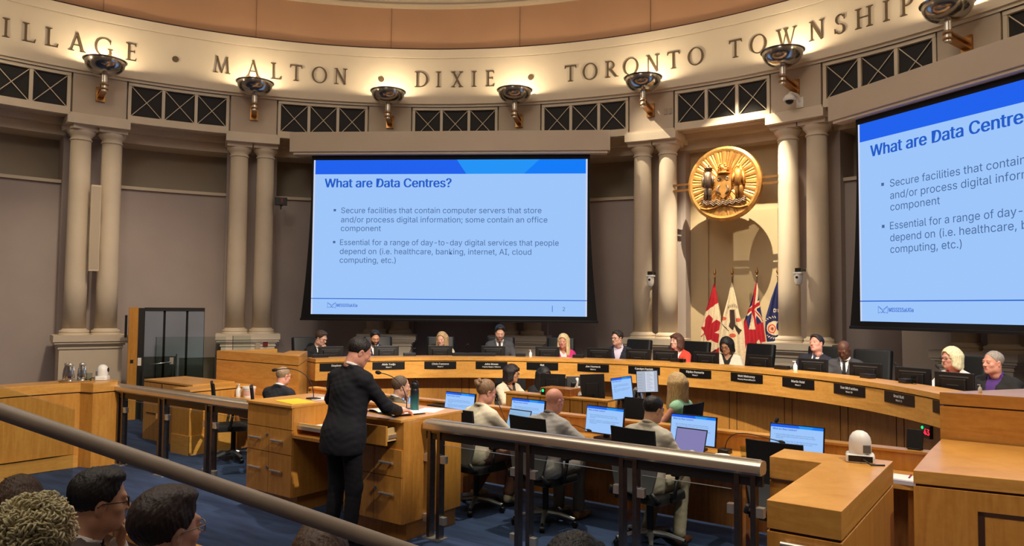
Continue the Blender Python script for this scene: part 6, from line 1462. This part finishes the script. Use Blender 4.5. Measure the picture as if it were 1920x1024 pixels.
        g.warp(lambda x, y, z: .0018*np.sin(x*38+6*np.sin(z*17))*np.sin(z*46+5*np.sin(y*19)))
        V, Q = g.mesh(); mesh_np('dress' if kind == 'sleeveless' else 'shirt', V, Q, [cloth_m(*top['color'])], None, t)
    tm = cloth_m(*legs); g = SDF(lo, hi, ch)
    m = np.array([X[:], Fv[:], Sv[:]]).T; g.ell(T(0, 0, -.005), ((.165 if sitting else .150)*gy, (.124 if sitting else .112)*gy, .115), m, k=0)
    for (a, kk, an) in K: g.cap(a, kk, .088, .068, k=.05); g.cap(kk, an+Vector((0, -.005, .02)), .067, .056, k=.03)
    g.warp(lambda x, y, z: .0022*np.sin(x*30+5*np.sin(z*23))*np.sin(z*40+4*np.sin(y*17)))
    V, Q = g.mesh(); mesh_np('trousers', V, Q, [tm], None, t)
    sm_ = mat(shoes[0], shoes[1], .35)
    for i, (a, kk, an) in enumerate(K):
        g = SDF(an+Vector((-.08, -.12, -.12)), an+Vector((.08, .24, .06)), .010); g.cap(an+Vector((0, -.03, -.045)), an+Vector((0, .05, -.05)), .040, .042, k=.02); g.cap(an+Vector((0, .05, -.055)), an+Vector((0, .155, -.060)), .040, .030, k=.02); g.cap(an+Vector((0, -.02, -.02)), an+Vector((0, 0, .0)), .040, k=.02)
        g.fn(lambda x, y, z: np.maximum(z-(an.z-.083), -1+0*x+0*y), .0)
        V, Q = g.mesh(); mesh_np('shoe', V, Q, [sm_], None, t)
    return t
CAM2 = (4.7546, -3.4282)
def bear(pos, alpha):
    """bearing that looks alpha degrees to the picture's right of the camera, seen from pos (0 = at the camera)"""
    dx, dy = CAM2[0]-pos[0], CAM2[1]-pos[1]; L = sqrt(dx*dx+dy*dy); dx /= L; dy /= L
    r_ = (dx*cos(R(alpha))-dy*sin(R(alpha)), dx*sin(R(alpha))+dy*cos(R(alpha)))
    return math.degrees(atan2(r_[0], r_[1]))

FAIR = ('fair_skin', (216, 168, 144)); RUDDY = ('ruddy_skin', (214, 152, 130)); TAN = ('tan_skin', (196, 146, 112)); DARK = ('dark_skin', (92, 60, 46)); OLIVE = ('olive_skin', (206, 160, 128))
BLACKH = ('black_hair', (20, 17, 17)); BROWNH = ('brown_hair', (58, 42, 32)); WH = ('white_shirt', (228, 226, 222)); NAVY = ('navy_suit', (12, 14, 25)); BLKS = ('black_suit', (18, 18, 21))
def desk_hands(r_=.2, y=.37, z=.765): return [dict(p=(-r_, y, z), d=(.45, 1, -.03), n=(0, 0, -1), pose='rest'), dict(p=(r_, y, z), d=(-.45, 1, -.03), n=(0, 0, -1), pose='rest')]
DZ = .301; G1 = 'councillors at the dais'
def councillor(label, pos, ta, ha, **kw):
    kw.setdefault('hands', desk_hands()); return person(label, pos, DZ, bear(pos, ta), bear(pos, ha), group=G1, lod=.0055, **kw)
councillor('man in glasses and a black suit resting his chin on his hand', (-5.19, 4.92, 1.50), 25, 52, pitch=20, lean=12, hair=('short', *BROWNH), skinc=FAIR, glasses='black_frame', top=dict(kind='suit', color=BLKS, tie=('grey_tie', (96, 100, 104))), hands=[dict(at='chin', pose='fist'), dict(p=(.22, .36, .765), d=(-.6, 1, 0), n=(0, 0, -1), pose='rest')])
councillor('bearded man in glasses and a navy suit beside the standing man head', (-4.73, 5.72, 1.50), 6, 12, pitch=18, lean=10, hair=('combed', *BLACKH), skinc=TAN, glasses='red_frame', beard=('black_beard', (34, 26, 24)), top=dict(kind='suit', color=('blue_navy_suit', (28, 32, 58)), depth=.2))
councillor('blond woman in a cream top looking down below the centre screen', (-3.97, 6.61, 1.476), -8, -22, sex='f', pitch=8, lean=8, hair=('midlong', 'ash_blond_hair', (176, 146, 104)), skinc=FAIR, top=dict(kind='shirt', color=('cream_top', (206, 198, 170)), depth=.08))
councillor('dark haired man in a grey suit and dark tie looking down', (-3.16, 7.25, 1.598), 3, 4, pitch=18, lean=6, hair=('short', *BLACKH), skinc=FAIR, top=dict(kind='suit', color=('grey_suit', (62, 63, 68)), tie=('dark_tie', (28, 28, 32))), beard=('stubble', (130, 96, 80)))
councillor('woman with long pale blond hair in a bright pink jacket', (-2.16, 7.78, 1.462), 4, -14, sex='f', pitch=4, lean=6, hair=('longblond', 'pale_blond_hair', (226, 202, 150)), skinc=RUDDY, top=dict(kind='jacket', color=('pink_jacket', (206, 44, 124)), shirt=WH, open=True))
councillor('man in glasses and an open collar shirt turned towards the centre screen', (-1.24, 8.06, 1.539), -14, -44, pitch=2, lean=4, hair=('short', 'dark_brown_hair', (34, 25, 22)), skinc=FAIR, glasses='black_frame', top=dict(kind='suit', color=('navy_blazer', (26, 29, 44)), shirt=('lavender_shirt', (206, 196, 214)), depth=.3, open=True))
councillor('woman with a brown bob in a red jacket at the middle of the dais', (-.221, 8.196, 1.514), -26, -46, sex='f', pitch=-4, lean=3, hair=('bob', 'chestnut_hair', (88, 56, 42)), skinc=FAIR, top=dict(kind='cardigan', color=('red_jacket', (232, 66, 46)), shirt=('white_top', (232, 226, 216)), open=True))
councillor('woman with black hair and glasses in a white jacket before the flags', (.637, 8.165, 1.476), -8, -24, sex='f', pitch=22, lean=8, hair=('bobvol', *BLACKH), skinc=TAN, glasses='black_frame', top=dict(kind='jacket', color=('white_jacket', (230, 220, 196)), shirt=('black_top', (26, 24, 26)), depth=.24, open=True))
councillor('man in a navy suit leaning far back with his head tilted', (2.083, 7.81, 1.564), -18, -34, pitch=-14, roll=10, lean=-12, side=-6, girth=1.15, hair=('short', 'dark_brown_hair', (34, 25, 22)), skinc=RUDDY, top=dict(kind='suit', color=('ink_suit', (24, 26, 38)), tie=('navy_tie', (30, 38, 66))), hands=desk_hands(.24, .30, .72))
councillor('bald man in a grey suit looking down at the dais', (2.481, 7.637, 1.503), -8, -18, pitch=30, lean=10, hair=('bald', *BLACKH), skinc=DARK, top=dict(kind='suit', color=('dark_grey_suit', (58, 57, 60)), tie=('black_tie', (20, 20, 24))), brow=BLACKH)
councillor('woman with a pale blond bob and glasses in a white cardigan over red', (3.845, 6.726, 1.494), -34, -52, sex='f', lean=3, hair=('bobvol', 'platinum_hair', (232, 216, 172)), skinc=RUDDY, glasses='black_frame', top=dict(kind='cardigan', color=('white_cardigan', (232, 224, 212)), shirt=('scarlet_top', (222, 44, 56)), open=True, depth=.3))
councillor('large man with grey hair in a black jacket and purple shirt', (4.283, 6.287, 1.49), -30, -48, lean=2, girth=1.4, hs=1.06, hair=('cropped', 'grey_hair', (150, 140, 130)), skinc=RUDDY, top=dict(kind='suit', color=('black_blazer', (22, 21, 22)), shirt=('purple_shirt', (74, 40, 110)), depth=.3, open=True))

G2 = 'staff around the council floor'
def staff(label, pos, tb, hb, **kw): return person(label, pos, 0.0, tb, hb, group=G2, lod=.005, **kw)
T_H = lambda r_=.22, y=.40, z=.775: desk_hands(r_, y, z)
p = (-3.20, 2.65, 1.142); staff('man with cropped hair in a navy suit seated at the left of the staff table', p, bear(p, 142), bear(p, 128), pitch=8, lean=10, girth=1.15, hair=('cropped', 'sandy_hair', (142, 118, 92)), skinc=RUDDY, glasses='brown_frame', top=dict(kind='suit', color=NAVY), hands=T_H())
p = (-1.12, 2.65, 1.15); staff('man in a brown grey jacket with a hand to his mouth behind the teal bottle', p, bear(p, 120), bear(p, 104), pitch=6, lean=12, hair=('receding', 'mid_brown_hair', (92, 74, 58)), skinc=FAIR, top=dict(kind='suit', color=('brown_grey_jacket', (92, 84, 66))), hands=[dict(at='chin', pose='fist'), None])
p = (.085, 2.65, 1.178); staff('woman with a brown hair bun in a cream shirt at the staff table', p, 2, 26, sex='f', pitch=12, lean=8, hair=('bun', 'light_brown_hair', (126, 96, 68)), skinc=RUDDY, glasses='black_frame', top=dict(kind='shirt', color=('cream_shirt', (218, 208, 182))), legs=('bare_leg_tan', (120, 84, 66)), shoes=('cream_sneaker', (206, 196, 160)), hands=T_H(), feet=[(-.16, .12, .16), (.16, .26, .13)])
p = (.91, 2.65, 1.152); staff('bald man in a light grey jacket at the staff table', p, 4, 12, pitch=10, lean=16, girth=1.25, hair=('bald', *BROWNH), skinc=RUDDY, top=dict(kind='suit', color=('light_grey_jacket', (160, 157, 152)), shirt=('grey_shirt', (150, 148, 144))), legs=('grey_trousers', (110, 106, 98)), shoes=('tan_shoe', (140, 104, 64)), hands=[dict(p=(-.2, .38, .775), d=(.5, 1, 0), n=(0, 0, -1), pose='rest'), dict(p=(.30, .34, .785), d=(-.9, .7, .1), n=(0, 0, -1), pose='rest', pole=(1, -.3, -.5))])
p = (1.94, 2.65, 1.159); staff('dark haired man in a light beige jacket at the staff table', p, 8, 22, pitch=12, lean=12, girth=1.15, hair=('thintop', *BLACKH), skinc=OLIVE, top=dict(kind='suit', color=('beige_jacket', (174, 167, 150)), shirt=('beige_shirt', (196, 188, 166))), legs=('beige_trousers', (150, 142, 120)), shoes=('brown_shoe', (96, 56, 34)), hands=T_H(), feet=[(-.14, .25, .09), (.20, .22, .09)])
p = (-1.24, 4.95, 1.14); staff('woman with a black bob and glasses in a cream cardigan at the clerk desk', p, bear(p, 42), bear(p, 78), sex='f', pitch=8, lean=4, hair=('bob', 'black_bob_hair', (36, 26, 26)), skinc=TAN, glasses='black_frame', top=dict(kind='cardigan', color=('cream_cardigan', (222, 210, 182)), shirt=('charcoal_top', (54, 52, 58)), open=True), hands=T_H())
p = (-.90, 5.24, 1.105); staff('woman with long black hair in a black jacket behind the clerk desk', p, bear(p, 20), bear(p, 38), sex='f', pitch=12, lean=6, hair=('long', 'jet_hair', (14, 12, 14)), skinc=('deep_skin', (74, 50, 42)), top=dict(kind='jacket', color=('black_jacket', (18, 18, 22)), shirt=('pale_blue_shirt', (190, 204, 226)), open=True), hands=T_H(), hscale=(1.02, 1.02, 1.0))
p = (1.446, 4.30, 1.211); staff('woman with long blond hair in a pale green sleeveless dress', p, bear(p, -118), bear(p, -140), sex='f', lean=6, hair=('longblond', 'dark_blond_hair', (196, 164, 112)), skinc=RUDDY, top=dict(kind='sleeveless', color=('mint_dress', (150, 200, 162))), legs=('mint_skirt', (146, 192, 158)), hands=T_H(.18, .36, .74))
p = (-.11, 1.08, 1.645)
person('bald crowned man in a dark navy suit standing at the lectern', p, 0.0, 2, 24, pose='stand', pitch=24, lean=9, hair=('thintop', 'dark_hair', (30, 23, 21)), skinc=RUDDY, top=dict(kind='suit', color=NAVY), hem=.17, legs=('navy_trousers', (11, 13, 22)), shoes=('black_shoe', (20, 18, 18)), girth=1.06, lod=.0045,
       hands=[dict(p=(-.52, 1.36, 1.092), d=(.5, 1, -.05), n=(0, 0, -1), pose='flat', world=1, pole=(-1, -.6, -.6)), dict(p=(.045, 1.42, 1.112), d=(.25, 1, -.06), n=(0, 0, -1), pose='rest', world=1, pole=(1, -.8, -.6))])

G3 = 'audience in the front seats'
def seat(o):
    t = thing('theatre_chair', '', 'chair', (o.location.x, o.location.y, .07), o.rotation_euler.z, 'audience chairs')
    b = MB(); b.rbox((0, .02, .40), (.46, .46, .08), .04, 3); b.build('seat', M_FABRICB, t); b = MB(); b.rbox((0, -.27, .56), (.46, .06, .44), .03, 3); b.build('backrest', M_FABRICB, t)
    b = MB(); b.bbox(-.04, .04, -.12, .12, 0, .36); b.build('pedestal', M_DGREY, t); return t
AUD = [('man with black hair and black glasses in a brown jacket in the audience', dict(head=(1.728, -1.969, 1.268), ta=28, ha=98, pitch=4, hair=('combed', *BLACKH), skinc=OLIVE, glasses='black_frame', top=dict(kind='suit', color=('umber_jacket', (72, 62, 58))), hands=[dict(at='chin', pose='curl'), None])),
       ('man with brown swept hair and clear glasses at the bottom of the view', dict(head=(2.467, -2.116, 1.325), ta=18, ha=122, pitch=2, hair=('combed', 'swept_brown_hair', (44, 31, 27)), skinc=FAIR, glasses='clear_frame', top=dict(kind='suit', color=('charcoal_jacket', (44, 42, 44))))),
       ('person with curly grey blond hair at the bottom left corner', dict(head=(2.068, -2.34, 1.27), ta=8, ha=168, sex='f', hair=('curly', 'curly_ash_hair', (206, 190, 152)), skinc=FAIR, top=dict(kind='shirt', color=('lilac_top', (140, 130, 168))))),
       ('person with long brown hair behind the curly haired person', dict(head=(1.304, -2.088, 1.205), ta=6, ha=162, sex='f', hair=('long', 'long_brown_hair', (78, 52, 38)), skinc=FAIR, top=dict(kind='shirt', color=('dark_brown_top', (58, 46, 42))))),
       ('person with tousled brown hair below the handrail', dict(head=(3.02, -1.96, 1.278), ta=0, ha=178, hair=('short', 'tousled_brown_hair', (74, 54, 40)), skinc=FAIR, top=dict(kind='shirt', color=('slate_top', (60, 62, 70))))),
       ('person with black hair at the bottom centre before the rail', dict(head=(3.66, -1.58, 1.27), ta=4, ha=160, sex='f', hair=('bob', 'ink_black_hair', (12, 11, 12)), skinc=OLIVE, top=dict(kind='shirt', color=('black_knit', (20, 20, 22)))))]
sl = ['under the man with black glasses', 'under the man with clear glasses', 'under the curly haired person', 'under the person with long brown hair', 'under the person with tousled hair', 'under the person with black hair']
for (l_, k), s_ in zip(AUD, sl):
    hp = k.pop('head'); ta, ha = k.pop('ta'), k.pop('ha')
    o = person(l_, hp, .07, ta, bear(hp, ha), lod=.004, group=G3, **k)
    seat(o)['label'] = f'black upholstered audience chair {s_}'
